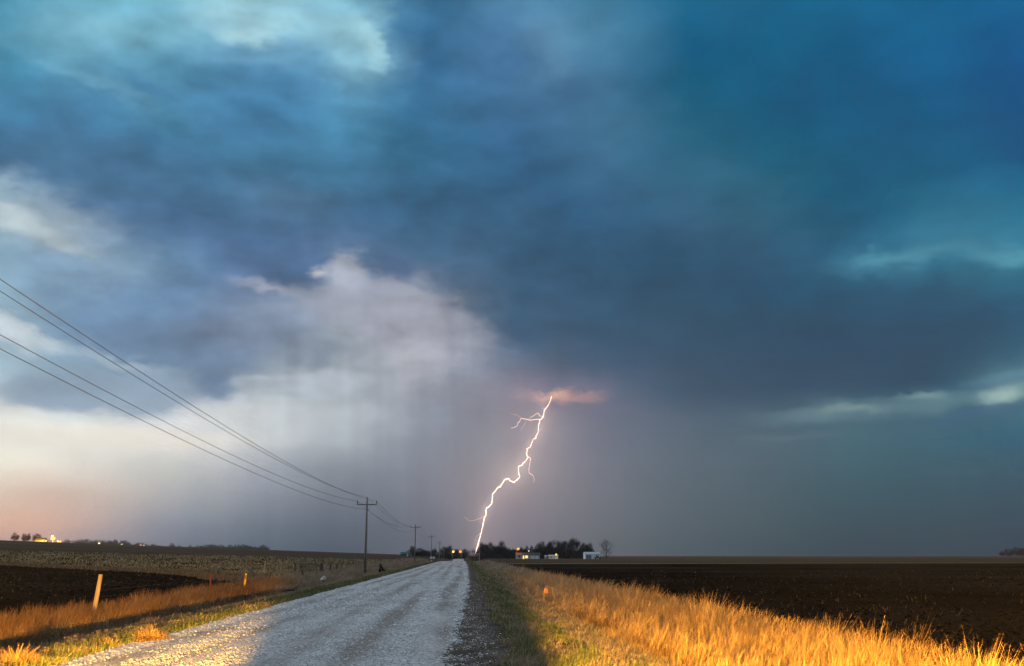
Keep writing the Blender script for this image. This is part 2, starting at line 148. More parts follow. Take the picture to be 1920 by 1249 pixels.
def wnoise(vec, scale, detail, rough=0.5, color=False):
    n = wn.new('ShaderNodeTexNoise')
    n.inputs['Scale'].default_value = scale; n.inputs['Detail'].default_value = detail
    n.inputs['Roughness'].default_value = rough
    wl.new(vec, n.inputs['Vector'])
    return n.outputs['Color' if color else 'Fac']

tc = wn.new('ShaderNodeTexCoord')
nrm = wn.new('ShaderNodeVectorMath'); nrm.operation = 'NORMALIZE'
wl.new(tc.outputs['Generated'], nrm.inputs[0])
DIR = nrm.outputs[0]
sep = wn.new('ShaderNodeSeparateXYZ'); wl.new(DIR, sep.inputs[0])
az0 = wmath('DEGREES', wmath('ARCTAN2', sep.outputs[0], sep.outputs[1]))
el0 = wmath('DEGREES', wmath('ARCSINE', sep.outputs[2]))
# turbulence: drags the cloud outlines about
fl = wn.new('ShaderNodeVectorMath'); fl.operation = 'MULTIPLY'; fl.inputs[1].default_value = (1, 1, 2.0)
wl.new(DIR, fl.inputs[0])
n1 = wnoise(fl.outputs[0], 9.0, 2.0, 0.5, True)
n2 = wnoise(fl.outputs[0], 30.0, 6.0, 0.6, True)
s1 = wn.new('ShaderNodeSeparateColor'); wl.new(n1, s1.inputs[0])
s2 = wn.new('ShaderNodeSeparateColor'); wl.new(n2, s2.inputs[0])
hi = wrange(el0, 1.0, 12.0, True, 0.12, 1.0)       # calm near the horizon
WARP1, WARP2 = 2.2, 2.3
def warp(c0, a, b, kx):
    d = wmath('ADD', wmath('MULTIPLY', wmath('SUBTRACT', a, .5), WARP1 * kx), wmath('MULTIPLY', wmath('SUBTRACT', b, .5), WARP2 * kx))
    return wmath('ADD', c0, wmath('MULTIPLY', d, hi))
azw = warp(az0, s1.outputs[0], s2.outputs[0], 1.2)
elw = warp(el0, s1.outputs[1], s2.outputs[1], .75)
# elevation rows of colour
a0, a1 = SKY_AZ[0], SKY_AZ[-1]
u = wrange(azw, a0, a1, False)
col = None
for j, (e, row) in enumerate(zip(SKY_EL, SKY_ROWS)):
    rp = wn.new('ShaderNodeValToRGB'); cr = rp.color_ramp; cr.interpolation = 'CARDINAL'
    while len(cr.elements) < len(row): cr.elements.new(0.5)
    for el_, a, c in zip(cr.elements, SKY_AZ, row):
        el_.position = (a - a0) / (a1 - a0); el_.color = (*c, 1)
    wl.new(u, rp.inputs[0])
    col = rp.outputs[0] if col is None else wmix(wrange(elw, SKY_EL[j - 1], e, False), col, rp.outputs[0])
# single cloud banks, gaps and rain streaks, plus painted lightning glow
vec = wn.new('ShaderNodeCombineXYZ'); wl.new(azw, vec.inputs[0]); wl.new(elw, vec.inputs[1])
for (A, E_, rx, ry, rot, core, c, st) in CLOUD_AND_GLOW_PATCHES:
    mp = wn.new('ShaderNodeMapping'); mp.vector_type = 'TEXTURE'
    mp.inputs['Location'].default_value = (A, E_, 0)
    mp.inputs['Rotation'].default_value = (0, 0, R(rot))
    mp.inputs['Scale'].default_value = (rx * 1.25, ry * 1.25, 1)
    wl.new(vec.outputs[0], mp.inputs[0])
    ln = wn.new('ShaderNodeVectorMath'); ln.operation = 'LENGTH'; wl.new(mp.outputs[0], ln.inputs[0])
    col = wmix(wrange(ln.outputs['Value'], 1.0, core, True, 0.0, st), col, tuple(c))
# mottling of the cloud deck
m1 = wnoise(fl.outputs[0], 19.0, 6.0, 0.52)
m2 = s1.outputs[2]
mot = wmath('ADD', wmath('MULTIPLY', wmath('SUBTRACT', m1, .5), 1.15), wmath('MULTIPLY', wmath('SUBTRACT', m2, .5), .25))
mot = wmath('MULTIPLY', mot, wrange(az0, -4.0, 12.0, True, 1.0, .5))
mot = wmath('ADD', wmath('MULTIPLY', mot, wrange(el0, 2.0, 14.0, True, 0.1, 1.0)), 1.0)
# rain falls out of the deck in slanting shafts
rv = wn.new('ShaderNodeCombineXYZ'); wl.new(wmath('ADD', wmath('MULTIPLY', az0, .75), wmath('MULTIPLY', el0, .03)), rv.inputs[0]); wl.new(wmath('MULTIPLY', el0, .035), rv.inputs[1])
rain = wmath('MULTIPLY', wmath('SUBTRACT', wnoise(rv.outputs[0], 1.0, 3.0, .55), .5), .5)
rain = wmath('MULTIPLY', rain, wmath('MULTIPLY', wrange(el0, 16.0, 11.0), wrange(wmath('ABSOLUTE', wmath('ADD', az0, 5.0)), 14.0, 4.0)))
mot = wmath('ADD', mot, rain)
cmb = wn.new('ShaderNodeCombineColor')
for i in range(3): wl.new(mot, cmb.inputs[i])
col = wmix(1.0, col, cmb.outputs[0], 'MULTIPLY')
# clear dusk sky behind the storm and overhead: the storm deck breaks up away from the view
sky = wn.new('ShaderNodeTexSky'); sky.sky_type = 'NISHITA'; sky.sun_disc = False
SUN_AZ, SUN_EL = -62.0, 9.0
sky.sun_elevation = R(SUN_EL); sky.sun_rotation = R(SUN_AZ)
skb = wmix(1.0, sky.outputs[0], (.12, .12, .12), 'MULTIPLY')
open_sky = wmix(.5, skb, (.42, .52, .62))
away = wmath('MAXIMUM', wrange(wmath('ABSOLUTE', az0), 30.0, 100.0), wrange(el0, 31.0, 62.0))
col = wmix(away, col, open_sky)
bg = wn.new('ShaderNodeBackground'); bg.inputs[1].default_value = 1.0
wl.new(col, bg.inputs[0])
wo = wn.new('ShaderNodeOutputWorld'); wl.new(bg.outputs[0], wo.inputs[0])
world.cycles.sampling_method = 'MANUAL'
world.cycles.sample_map_resolution = 512

# ---------------------------------------------------------------- what is left of the sun, spread by the overcast
sun_data = bpy.data.lights.new('sun', 'SUN')
sun_data.energy = 1.1
sun_data.angle = R(35)
sun_data.color = (1.0, .93, .86)
sun = bpy.data.objects.new('sun', sun_data)
C.objects.link(sun)
sd = Vector((math.sin(R(SUN_AZ)) * math.cos(R(30)), math.cos(R(SUN_AZ)) * math.cos(R(30)), math.sin(R(30))))
sun.rotation_euler = sd.to_track_quat('Z', 'Y').to_euler()
# ---------------------------------------------------------------- helpers
def tag(o, label=None, cat=None, group=None, kind=None):
    if label: o['label'] = label
    if cat: o['category'] = cat
    if group: o['group'] = group
    if kind: o['kind'] = kind
    return o

def link(name, me, mat=None, parent=None, loc=None, rotz=None):
    o = bpy.data.objects.new(name, me)
    C.objects.link(o)
    if mat is not None and me is not None and not me.materials: me.materials.append(mat)
    if parent is not None: o.parent = parent
    if loc is not None: o.location = loc
    if rotz is not None: o.rotation_euler = (0, 0, rotz)
    return o

def thing(name, label, cat, loc=(0, 0, 0), rotz=0.0, group=None):
    o = bpy.data.objects.new(name, None)
    o.empty_display_size = .2
    C.objects.link(o); o.location = loc; o.rotation_euler = (0, 0, rotz)
    return tag(o, label, cat, group)

def np_mesh(name, verts, faces, smooth=False):
    """faces: (n,k) array, all faces with k corners"""
    verts = np.asarray(verts, np.float32); faces = np.asarray(faces, np.int32)
    me = bpy.data.meshes.new(name)
    n, k = faces.shape
    me.vertices.add(len(verts)); me.vertices.foreach_set('co', verts.ravel())
    me.loops.add(n * k); me.loops.foreach_set('vertex_index', faces.ravel())
    me.polygons.add(n)
    me.polygons.foreach_set('loop_start', np.arange(0, n * k, k, dtype=np.int32))
    me.polygons.foreach_set('loop_total', np.full(n, k, np.int32))
    if smooth: me.polygons.foreach_set('use_smooth', np.ones(n, bool))
    me.update(calc_edges=True)
    return me

def tone_attr(me, vals):
    at = me.attributes.new('tone', 'FLOAT', 'POINT')
    at.data.foreach_set('value', np.asarray(vals, np.float32))

class MB:
    """collects boxes, tubes and prisms for ONE mesh"""
    def __init__(s): s.v, s.f = [], []
    def add(s, vs_, fs):
        b = len(s.v); s.v += [tuple(v) for v in vs_]; s.f += [tuple(i + b for i in f) for f in fs]; return s
    def box(s, x0, x1, y0, y1, z0, z1):
        return s.add([(x0, y0, z0), (x1, y0, z0), (x1, y1, z0), (x0, y1, z0), (x0, y0, z1), (x1, y0, z1), (x1, y1, z1), (x0, y1, z1)],
                     [(0, 3, 2, 1), (4, 5, 6, 7), (0, 1, 5, 4), (1, 2, 6, 5), (2, 3, 7, 6), (3, 0, 4, 7)])
    def tube(s, pts, rads, n=6, caps=True):
        pts = [Vector(p) for p in pts]
        if isinstance(rads, (int, float)): rads = [rads] * len(pts)
        rings = []
        for i, p in enumerate(pts):
            d = (pts[min(i + 1, len(pts) - 1)] - pts[max(i - 1, 0)])
            d = d.normalized() if d.length > 1e-9 else Vector((0, 0, 1))
            a = d.orthogonal() if abs(d.z) > .95 else d.cross(Vector((0, 0, 1)))
            a.normalize(); b = d.cross(a)
            rings.append([p + (a * math.cos(2 * math.pi * k / n) + b * math.sin(2 * math.pi * k / n)) * rads[i] for k in range(n)])
        vs_ = [v for r in rings for v in r]; fs = []
        for i in range(len(pts) - 1):
            for k in range(n):
                fs.append((i * n + k, i * n + (k + 1) % n, (i + 1) * n + (k + 1) % n, (i + 1) * n + k))
        if caps: fs += [tuple(range(n - 1, -1, -1)), tuple((len(pts) - 1) * n + k for k in range(n))]
        return s.add(vs_, fs)
    def lathe(s, prof, n=10, c=(0, 0, 0)):
        vs_ = [(c[0] + r * math.cos(2 * math.pi * k / n), c[1] + r * math.sin(2 * math.pi * k / n), c[2] + z) for r, z in prof for k in range(n)]
        fs = [(i * n + k, i * n + (k + 1) % n, (i + 1) * n + (k + 1) % n, (i + 1) * n + k) for i in range(len(prof) - 1) for k in range(n)]
        fs += [tuple(range(n - 1, -1, -1)), tuple((len(prof) - 1) * n + k for k in range(n))]
        return s.add(vs_, fs)
    def mesh(s, name, smooth=False):
        me = bpy.data.meshes.new(name); me.from_pydata(s.v, [], s.f); me.update()
        if smooth: me.polygons.foreach_set('use_smooth', np.ones(len(me.polygons), bool))
        return me
    def build(s, name, mat, parent=None, smooth=False, **k):
        return link(name, s.mesh(name, smooth), mat, parent, **k)

# ---------------------------------------------------------------- materials
def lerpc(a, b, t): return tuple(x + (y - x) * t for x, y in zip(a, b))

def make_mat(name, c1, c2=None, scale=3.0, rough=.9, bump=0.0, bscale=None, spec=.25, metal=0.0, tone=False, c3=None, stretch=(1, 1, 1), trans=0.0):
    m = bpy.data.materials.new(name); m.use_nodes = True
    N, L = m.node_tree.nodes, m.node_tree.links
    b = N['Principled BSDF']
    b.inputs['Roughness'].default_value = rough
    b.inputs['Specular IOR Level'].default_value = spec
    b.inputs['Metallic'].default_value = metal
    if c2 is None: c2 = tuple(x * .8 for x in c1)
    geo = N.new('ShaderNodeNewGeometry')
    mp = N.new('ShaderNodeMapping'); mp.inputs['Scale'].default_value = stretch
    L.new(geo.outputs['Position'], mp.inputs[0])
    nz = N.new('ShaderNodeTexNoise'); nz.inputs['Scale'].default_value = scale; nz.inputs['Detail'].default_value = 5
    L.new(mp.outputs[0], nz.inputs['Vector'])
    rp = N.new('ShaderNodeValToRGB'); cr = rp.color_ramp
    cr.elements[0].position = .3; cr.elements[0].color = (*c1, 1)
    cr.elements[1].position = .7; cr.elements[1].color = (*c2, 1)
    if c3:
        e = cr.elements.new(.85); e.color = (*c3, 1)
    fac = nz.outputs['Fac']
    if tone:
        at = N.new('ShaderNodeAttribute'); at.attribute_name = 'tone'
        mx = N.new('ShaderNodeMath'); mx.operation = 'MULTIPLY_ADD'
        mx.inputs[1].default_value = .35
        L.new(fac, mx.inputs[0])
        ad = N.new('ShaderNodeMath'); ad.operation = 'MULTIPLY_ADD'; ad.inputs[1].default_value = .8; ad.inputs[2].default_value = -.08
        L.new(at.outputs['Fac'], ad.inputs[0]); L.new(ad.outputs[0], mx.inputs[2])
        fac = mx.outputs[0]
    L.new(fac, rp.inputs[0]); L.new(rp.outputs[0], b.inputs['Base Color'])
    if bump:
        n2 = N.new('ShaderNodeTexNoise'); n2.inputs['Scale'].default_value = bscale or scale * 4; n2.inputs['Detail'].default_value = 6
        L.new(mp.outputs[0], n2.inputs['Vector'])
        bp = N.new('ShaderNodeBump'); bp.inputs['Strength'].default_value = bump; bp.inputs['Distance'].default_value = .05
        L.new(n2.outputs['Fac'], bp.inputs['Height']); L.new(bp.outputs[0], b.inputs['Normal'])
    if trans:
        tr = N.new('ShaderNodeBsdfTranslucent'); L.new(rp.outputs[0], tr.inputs[0])
        mxs = N.new('ShaderNodeMixShader'); mxs.inputs[0].default_value = trans
        L.new(b.outputs[0], mxs.inputs[1]); L.new(tr.outputs[0], mxs.inputs[2])
        L.new(mxs.outputs[0], N['Material Output'].inputs[0])
    return m

def emit_mat(name, c, s):
    m = bpy.data.materials.new(name); m.use_nodes = True
    N, L = m.node_tree.nodes, m.node_tree.links
    N.remove(N['Principled BSDF'])
    e = N.new('ShaderNodeEmission'); e.inputs[0].default_value = (*c, 1); e.inputs[1].default_value = s
    L.new(e.outputs[0], N['Material Output'].inputs[0])
    return m
def sstep(a, b, x):
    t = np.clip((np.asarray(x, float) - a) / (b - a), 0.0, 1.0)
    return t * t * (3 - 2 * t)

SEC_X = [-40, -17, -14, -12.2, -10.2, -8.3, -6.4, -5.5, -2.8, 0.0, 0.9, 2.0, 3.3, 4.7, 6.2, 7.5, 9.5, 60]
SEC_Z = [-.85, -.82, -.72, -.85, -.95, -.24, -.06, 0.0, .05, 0.0, -.04, -.14, -.30, -.62, -.66, -.55, -.6, -.55]

def tz(X, Y):
    """height of the land (metres, road surface by the camera = 0)"""
    X = np.asarray(X, float); Y = np.asarray(Y, float)
    z = np.interp(X, SEC_X, SEC_Z)
    lift = np.interp(Y, [-200, 55, 117, 240, 330], [0, 0, .42, .95, 1.05])
    z = z + lift * sstep(-8.5, -11.5, X)
    # the road drops behind a low crest and climbs again further on
    dip = np.interp(Y, [0, 285, 350, 430, 520, 700, 900, 1300], [0, 0, -.35, -1.6, -2.4, -1.6, -.3, .3])
    z = z + dip * sstep(-30, -9, X) * (1 - sstep(6, 14, X))
    # long rise of the fields on the left
    r = np.sqrt(X * X + Y * Y)
    az = np.arctan2(X, np.maximum(Y, 1e-3))
    frac = np.clip(-az / np.radians(24.2), 0, 1.5)
    ridge = 14.5 * frac * np.where(Y > 0, 1, 0)
    t = np.interp(r, [0, 140, 300, 600, 1000, 1600, 6000], [0, 0, .14, .52, 1, 1.0, .2])
    z = z + ridge * t * sstep(-14, -60, X)
    # gentle swells on the right
    z = z + .35 * np.sin(X * .011 + 1.0) * np.sin(Y * .006) * sstep(30, 200, X)
    return z
BOLT = {  # metres: x, z of the channel in the storm 2.4 km up the road
 'main': [(207.5, 370.7), (205.2, 358.9), (198.6, 346.0), (191.2, 338.6), (188.6, 328.7), (186.7, 321.4), (180.1, 314.8), (177.2, 303.8), (175.3, 296.6), (176.4, 288.6), (171.9, 278.4), (169.0, 269.3), (163.2, 266.8), (158.8, 256.6), (157.3, 249.4), (150.1, 245.8), (147.2, 236.8), (150.8, 226.0), (146.4, 216.3), (138.1, 209.8), (129.8, 204.4), (128.4, 191.9), (131.9, 181.2), (125.5, 172.3), (116.5, 167.0), (111.1, 170.5), (105.8, 175.8), (98.6, 174.7), (91.4, 166.2), (87.9, 159.1), (77.2, 150.9), (70.1, 142.1), (67.6, 131.5), (67.3, 120.2), (63.1, 114.6), (54.9, 108.6), (53.6, 96.3), (49.0, 84.1), (46.6, 70.1), (43.9, 54.5), (39.7, 40.6), (36.3, 28.5), (33.5, 18.1), (29.4, 5.4)],
 'b1': [(186.7, 321.4), (180.2, 322.8), (174.8, 330.1), (167.5, 325.7), (158.3, 320.1), (152.9, 316.4)],
 'b2': [(180.1, 315.5), (169.2, 314.7), (156.5, 312.8), (147.4, 315.3), (134.7, 317.1), (132.9, 310.9), (126.7, 306.5), (126.7, 299.9), (120.2, 295.5), (111.1, 294.0)],
 'b3': [(134.7, 317.1), (127.4, 323.6), (118.4, 326.1), (109.3, 327.1)],
 'b4': [(147.4, 314.6), (143.7, 303.6), (135.7, 292.7), (133.6, 285.4)],
 'b5': [(150.8, 227.8), (157.2, 222.4), (155.0, 209.9), (152.5, 197.4), (153.5, 188.4), (162.1, 184.2), (166.0, 174.2), (163.8, 167.8)],
 'b6': [(50.0, 91.1), (40.1, 84.1), (26.0, 79.5), (14.7, 77.7), (10.0, 84.0), (2.9, 88.5)],
 'b7': [(42.1, 54.5), (36.8, 47.5), (31.6, 43.4), (29.2, 34.3)],
}
TREES = [  # stand, x, y, height, kind, relative width
 ('grove', 8.5, 640, 6.81, 'bush', 1.2),
 ('grove', 11.6, 655, 8.45, 'bare', 0.9),
 ('grove', 14.6, 700, 10.22, 'bare', 1.0),
 ('grove', 18.1, 700, 10.22, 'bare', 1.0),
 ('grove', 13.1, 630, 6.97, 'pine', 1.1),
 ('grove', 17.4, 635, 6.62, 'pine', 1.0),
 ('grove', 22.8, 640, 9.85, 'round', 1.25),
 ('grove', 29.1, 650, 7.04, 'pine', 1.0),
 ('grove', 30.9, 640, 6.65, 'pine', 1.0),
 ('grove', 37.0, 660, 7.77, 'pine', 0.9),
 ('grove', 40.7, 660, 8.43, 'pine', 1.1),
 ('grove', 44.0, 665, 8.48, 'pine', 1.1),
 ('grove', 46.1, 660, 8.1, 'pine', 1.0),
 ('grove', 50.9, 670, 10.55, 'bare', 1.0),
 ('grove', 55.0, 670, 9.88, 'round', 1.1),
 ('grove', 58.7, 665, 10.82, 'round', 1.1),
 ('grove', 63.7, 675, 10.28, 'bare', 1.0),
 ('grove', 66.0, 660, 10.77, 'bare', 1.0),
 ('grove', 68.6, 640, 12.12, 'bare', 0.95),
 ('grove', 72.9, 640, 8.91, 'pine', 1.0),
 ('grove', 81.4, 690, 9.81, 'bare', 0.9),
 ('grove', 84.2, 690, 9.82, 'bare', 0.8),
 ('grove', 77.5, 640, 7.0, 'pine', 0.9),
 ('grove', 79.5, 635, 6.32, 'pine', 1.0),
 ('lone', 88.3, 640, 11.52, 'open', 1.05),
 ('mid', -36.2, 760, 7.26, 'bare', 1.0),
 ('mid', -36.8, 740, 4.49, 'bush', 1.2),
 ('mid', -30.4, 760, 6.01, 'round', 1.2),
 ('mid', -27.0, 760, 5.06, 'bush', 1.4),
 ('mid', -23.5, 760, 4.59, 'bush', 1.4),
 ('mid', -20.6, 780, 6.45, 'bare', 1.0),
 ('mid', -13.5, 760, 8.04, 'round', 1.0),
 ('mid', -10.6, 770, 9.37, 'bare', 1.0),
 ('mid', -7.1, 780, 6.69, 'bush', 1.2),
 ('mid', -4.5, 800, 6.91, 'bare', 1.1),
 ('mid', 2.1, 820, 7.09, 'round', 1.2),
 ('left', -419.2, 1000, 7.83, 'round', 1.1),
 ('left', -410.4, 1000, 7.6, 'round', 0.8),
 ('left', -407.0, 1000, 7.71, 'round', 0.7),
 ('left', -399.2, 1000, 7.94, 'round', 1.15),
 ('far', -707.2, 1900, 16.16, 'round', 1.4),
 ('far', -693.3, 1900, 15.43, 'round', 1.6),
 ('far', -679.3, 1900, 17.51, 'round', 1),
 ('far', -670.0, 1900, 17.64, 'round', 1.1),
 ('far', -659.7, 1900, 14.99, 'round', 1.2),
 ('far', -649.4, 1900, 17.02, 'round', 1.2),
 ('far', -641.0, 1900, 15.27, 'round', 1.2),
 ('far', -630.7, 1900, 16.36, 'round', 1.2),
 ('far', -623.2, 1900, 17.41, 'round', 1.0),
 ('far', -617.6, 1900, 18.43, 'pine', 0.9),
 ('far', -610.1, 1900, 18.54, 'pine', 0.9),
 ('far', -603.6, 1900, 16.77, 'round', 1.1),
 ('far', -595.2, 1900, 13.16, 'round', 1.6),
 ('far', -575.5, 1900, 13.46, 'round', 1.3),
 ('far', -520.1, 1900, 13.39, 'round', 0.9),
 ('far', -506.9, 1900, 9.86, 'round', 1.2),
 ('far', -489.0, 1900, 10.14, 'round', 1.3),
 ('far', -473.0, 1900, 10.39, 'round', 1.3),
 ('far', -460.8, 1900, 11.53, 'round', 1.3),
 ('far', -451.3, 1900, 12.62, 'round', 1.2),
 ('far', -441.9, 1900, 11.83, 'round', 1.2),
 ('far', -432.5, 1900, 11.98, 'round', 1.2),
 ('far', -416.4, 1900, 12.24, 'round', 1.1),
 ('far', -407.9, 1900, 14.26, 'pine', 1.0),
 ('far', -402.2, 1900, 15.29, 'pine', 0.9),
 ('far', -393.7, 1900, 13.56, 'round', 1.0),
 ('far', -387.1, 1900, 11.79, 'round', 1.1),
 ('far', -381.4, 1900, 10.94, 'round', 0.9),
 ('far', -372.9, 1900, 9.21, 'round', 1.3),
 ('far', -357.7, 1900, 13.21, 'round', 1.1),
 ('right', 791.0, 1500, 7.54, 'round', 1.3),
 ('right', 800.6, 1500, 10.62, 'round', 1.2),
 ('right', 811.8, 1500, 12.94, 'round', 1.3),
 ('right', 820.7, 1500, 12.19, 'round', 1.3),
]
# ---------------------------------------------------------------- the land: strips that share their borders
HAZE = 6e-5
FLASH = 1.6e6

def wob(Y, seed, amp, wl_):
    Y = np.asarray(Y, float); r = np.random.default_rng(seed); out = 0
    for k in range(4):
        out = out + amp / (k + 1) * np.sin(Y * 2 * math.pi / wl_ * (1.7 ** k) + r.uniform(0, 6.28))
    return out

def nfield(X, Y, seed, wl_):
    """smooth random field, about -1..1"""
    r = np.random.default_rng(seed); out = np.zeros_like(np.asarray(X, float))
    for k in range(7):
        a = r.uniform(0, 6.28); f = 2 * math.pi / wl_ * r.uniform(.6, 1.8)
        out = out + np.sin((X * math.cos(a) + Y * math.sin(a)) * f + r.uniform(0, 6.28))
    return out / 3.2

YL = np.concatenate([[-650, -250, -90, -30, -8, 2, 8], np.arange(11, 45, .45), np.geomspace(45, 330, 150), np.geomspace(336, 4450, 70)])
def road_left(Y): return -6.32 + wob(Y, 1, .06, 9) * np.clip(60 / np.maximum(Y, 20), .3, 1)
def road_right(Y): return np.interp(Y, [0, 16, 55, 154, 330], [-.35, -.27, .3, .85, .9]) + wob(Y, 2, .05, 7)
def shoulder_right(Y): return np.interp(Y, [0, 16, 55, 154, 330], [.75, .8, 1.15, 1.4, 1.4]) + wob(Y, 3, .12, 6)
def verge_right(Y): return 7.5 + wob(Y, 4, .3, 23)
def verge_left(Y): return -15.2 + wob(Y, 5, .25, 21)
def plow_edge(Y):
    return np.minimum(np.interp(Y, [0, 80, 92, 128, 165, 200], [-15.6, -15.9, -20, -38, -74, -400]) + wob(Y, 6, .5, 30), verge_left(Y) - .06)

def strip(name, fa, fb, ts, y0, y1, mat, rough=0.0, wl_=1.5, dz=0.0):
    ys = YL[(YL >= y0) & (YL <= y1)]
    A, B = fa(ys)[:, None], fb(ys)[:, None]
    ts = np.asarray(ts)[None, :]
    X = A + (B - A) * ts
    Y = np.repeat(ys[:, None], ts.shape[1], 1)
    Z = tz(X, Y) + dz
    if rough:
        e = np.minimum(1, 8 * np.minimum(ts, 1 - ts))
        Z = Z + rough * e * nfield(X, Y, 21, wl_)
    n, m = X.shape
    idx = np.arange(n * m).reshape(n, m)
    F = np.stack([idx[:-1, :-1], idx[:-1, 1:], idx[1:, 1:], idx[1:, :-1]], -1).reshape(-1, 4)
    o = link(name, np_mesh(name, np.stack([X, Y, Z], -1).reshape(-1, 3), F, True), mat)
    o['kind'] = 'structure'
    return o

def const(v): return lambda Y: np.full_like(np.asarray(Y, float), v)
geo_out = np.concatenate([[0], np.geomspace(.0006, 1, 46)])

M_SOIL = make_mat('black_ploughed_soil', (.004, .003, .0025), (.036, .0245, .018), .03, .95, .8, 6.0, 0.0)
M_STUB = make_mat('corn_stubble_soil', (.016, .010, .006), (.055, .038, .022), .9, .95, .6, 5.0, 0.0, stretch=(1, .35, 1))
M_FAR = make_mat('far_field_soil', (.048, .033, .023), (.115, .081, .056), .02, .95, 0, None, 0.0, stretch=(.25, 1.6, 1))
M_STRIP = make_mat('dry_grass_strip', (.13, .105, .07), (.18, .15, 0.0), .4, .95, 0, None, 0.0)
M_VERGE = make_mat('verge_earth', (.05, .042, .024), (.12, .098, .062), .8, .95, .5, 6.0, 0.0)
M_DIRT = make_mat('damp_road_dirt', (.030, .022, .017), (.125, .104, .086), 1.6, .95, .9, 14.0, .05, stretch=(1, .4, 1))

# gravel: crushed limestone with worn wheel tracks
M_ROAD = bpy.data.materials.new('crushed_limestone'); M_ROAD.use_nodes = True
def road_nodes():
    N, L = M_ROAD.node_tree.nodes, M_ROAD.node_tree.links
    b = N['Principled BSDF']; b.inputs['Roughness'].default_value = .85; b.inputs['Specular IOR Level'].default_value = .3
    g = N.new('ShaderNodeNewGeometry')
    def noise(scale, stretch, det=4):
        mp = N.new('ShaderNodeMapping'); mp.inputs['Scale'].default_value = stretch; L.new(g.outputs['Position'], mp.inputs[0])
        n = N.new('ShaderNodeTexNoise'); n.inputs['Scale'].default_value = scale; n.inputs['Detail'].default_value = det
        L.new(mp.outputs[0], n.inputs['Vector']); return n.outputs['Fac']
    tr = noise(1.5, (1, .02, 1), 5)                    # wheel tracks run along the road
    sx = N.new('ShaderNodeSeparateXYZ'); L.new(g.outputs['Position'], sx.inputs[0])
    def mth(op, a_, b_=None):
        n = N.new('ShaderNodeMath'); n.operation = op
        for i_, v_ in enumerate((a_, b_)):
            if v_ is None: continue
            if isinstance(v_, float): n.inputs[i_].default_value = v_
            else: L.new(v_, n.inputs[i_])
        return n.outputs[0]
    wv = mth('SINE', mth('MULTIPLY', mth('ADD', sx.outputs[0], mth('MULTIPLY', mth('SINE', mth('MULTIPLY', sx.outputs[1], .045)), .22)), 5.1))
    tr = mth('ADD', tr, mth('MULTIPLY', wv, .085))
    pt = noise(.7, (1, .35, 1), 5)
    vo = N.new('ShaderNodeTexVoronoi'); vo.inputs['Scale'].default_value = 22.0; L.new(g.outputs['Position'], vo.inputs['Vector'])
    sv = N.new('ShaderNodeSeparateColor'); L.new(vo.outputs['Color'], sv.inputs[0])
    r1 = N.new('ShaderNodeValToRGB'); r1.color_ramp.elements[0].position = .40; r1.color_ramp.elements[1].position = .60
    r1.color_ramp.elements[0].color = (.235, .218, .20, 1); r1.color_ramp.elements[1].color = (.50, .51, .52, 1)
    a = N.new('ShaderNodeMath'); a.operation = 'MULTIPLY_ADD'; a.inputs[1].default_value = .45
    L.new(pt, a.inputs[0])
    a2 = N.new('ShaderNodeMath'); a2.operation = 'MULTIPLY'; a2.inputs[1].default_value = .58; L.new(tr, a2.inputs[0]); L.new(a2.outputs[0], a.inputs[2])
    L.new(a.outputs[0], r1.inputs[0])
    mx = N.new('ShaderNodeMix'); mx.data_type = 'RGBA'; mx.blend_type = 'MULTIPLY'; mx.inputs[0].default_value = 1
    r2 = N.new('ShaderNodeValToRGB'); r2.color_ramp.elements[0].color = (.55, .54, .53, 1); r2.color_ramp.elements[1].color = (1.35, 1.36, 1.38, 1)
    L.new(sv.outputs[0], r2.inputs[0]); L.new(r1.outputs[0], mx.inputs[6]); L.new(r2.outputs[0], mx.inputs[7])
    L.new(mx.outputs[2], b.inputs['Base Color'])
    bp = N.new('ShaderNodeBump'); bp.inputs['Strength'].default_value = .8; bp.inputs['Distance'].default_value = .025
    iv = N.new('ShaderNodeMath'); iv.operation = 'SUBTRACT'; iv.inputs[0].default_value = 1; L.new(vo.outputs['Distance'], iv.inputs[1])
    L.new(iv.outputs[0], bp.inputs['Height']); L.new(bp.outputs[0], b.inputs['Normal'])
road_nodes()

tl = np.linspace(0, 1, 19)
strip('gravel_road', road_left, road_right, np.linspace(0, 1, 25), -650, 4450, M_ROAD, .012, .9)
strip('dirt_shoulder', road_right, shoulder_right, np.linspace(0, 1, 7), -650, 4450, M_DIRT, .012, .5)
strip('grass_verge_right', shoulder_right, verge_right, tl, -650, 4450, M_VERGE, .03, 1.2)
strip('grass_verge_left', verge_left, road_left, np.linspace(0, 1, 23), -650, 4450, M_VERGE, .03, 1.2)
yi = lambda v: float(YL[np.argmin(abs(YL - v))])
YA, YB, YC = yi(262), yi(286), yi(320)
strip('ploughed_field_right', verge_right, const(4300), geo_out, -650, YA, M_SOIL, .05, 2.2)
strip('grass_strip_right', verge_right, const(4300), geo_out, YA, YB, M_STRIP, .05, 3)
strip('far_field_right', verge_right, const(4300), geo_out, YB, 4450, M_FAR)
strip('stubble_field', plow_edge, verge_left, 1 - geo_out[::-1], -650, YC, M_STUB, .04, 2.0)
strip('ploughed_field_left', const(-4300), plow_edge, 1 - geo_out[::-1], -650, YC, M_SOIL, .05, 2.2)
strip('far_field_left', const(-4300), verge_left, 1 - geo_out[::-1], YC, 4450, M_FAR)

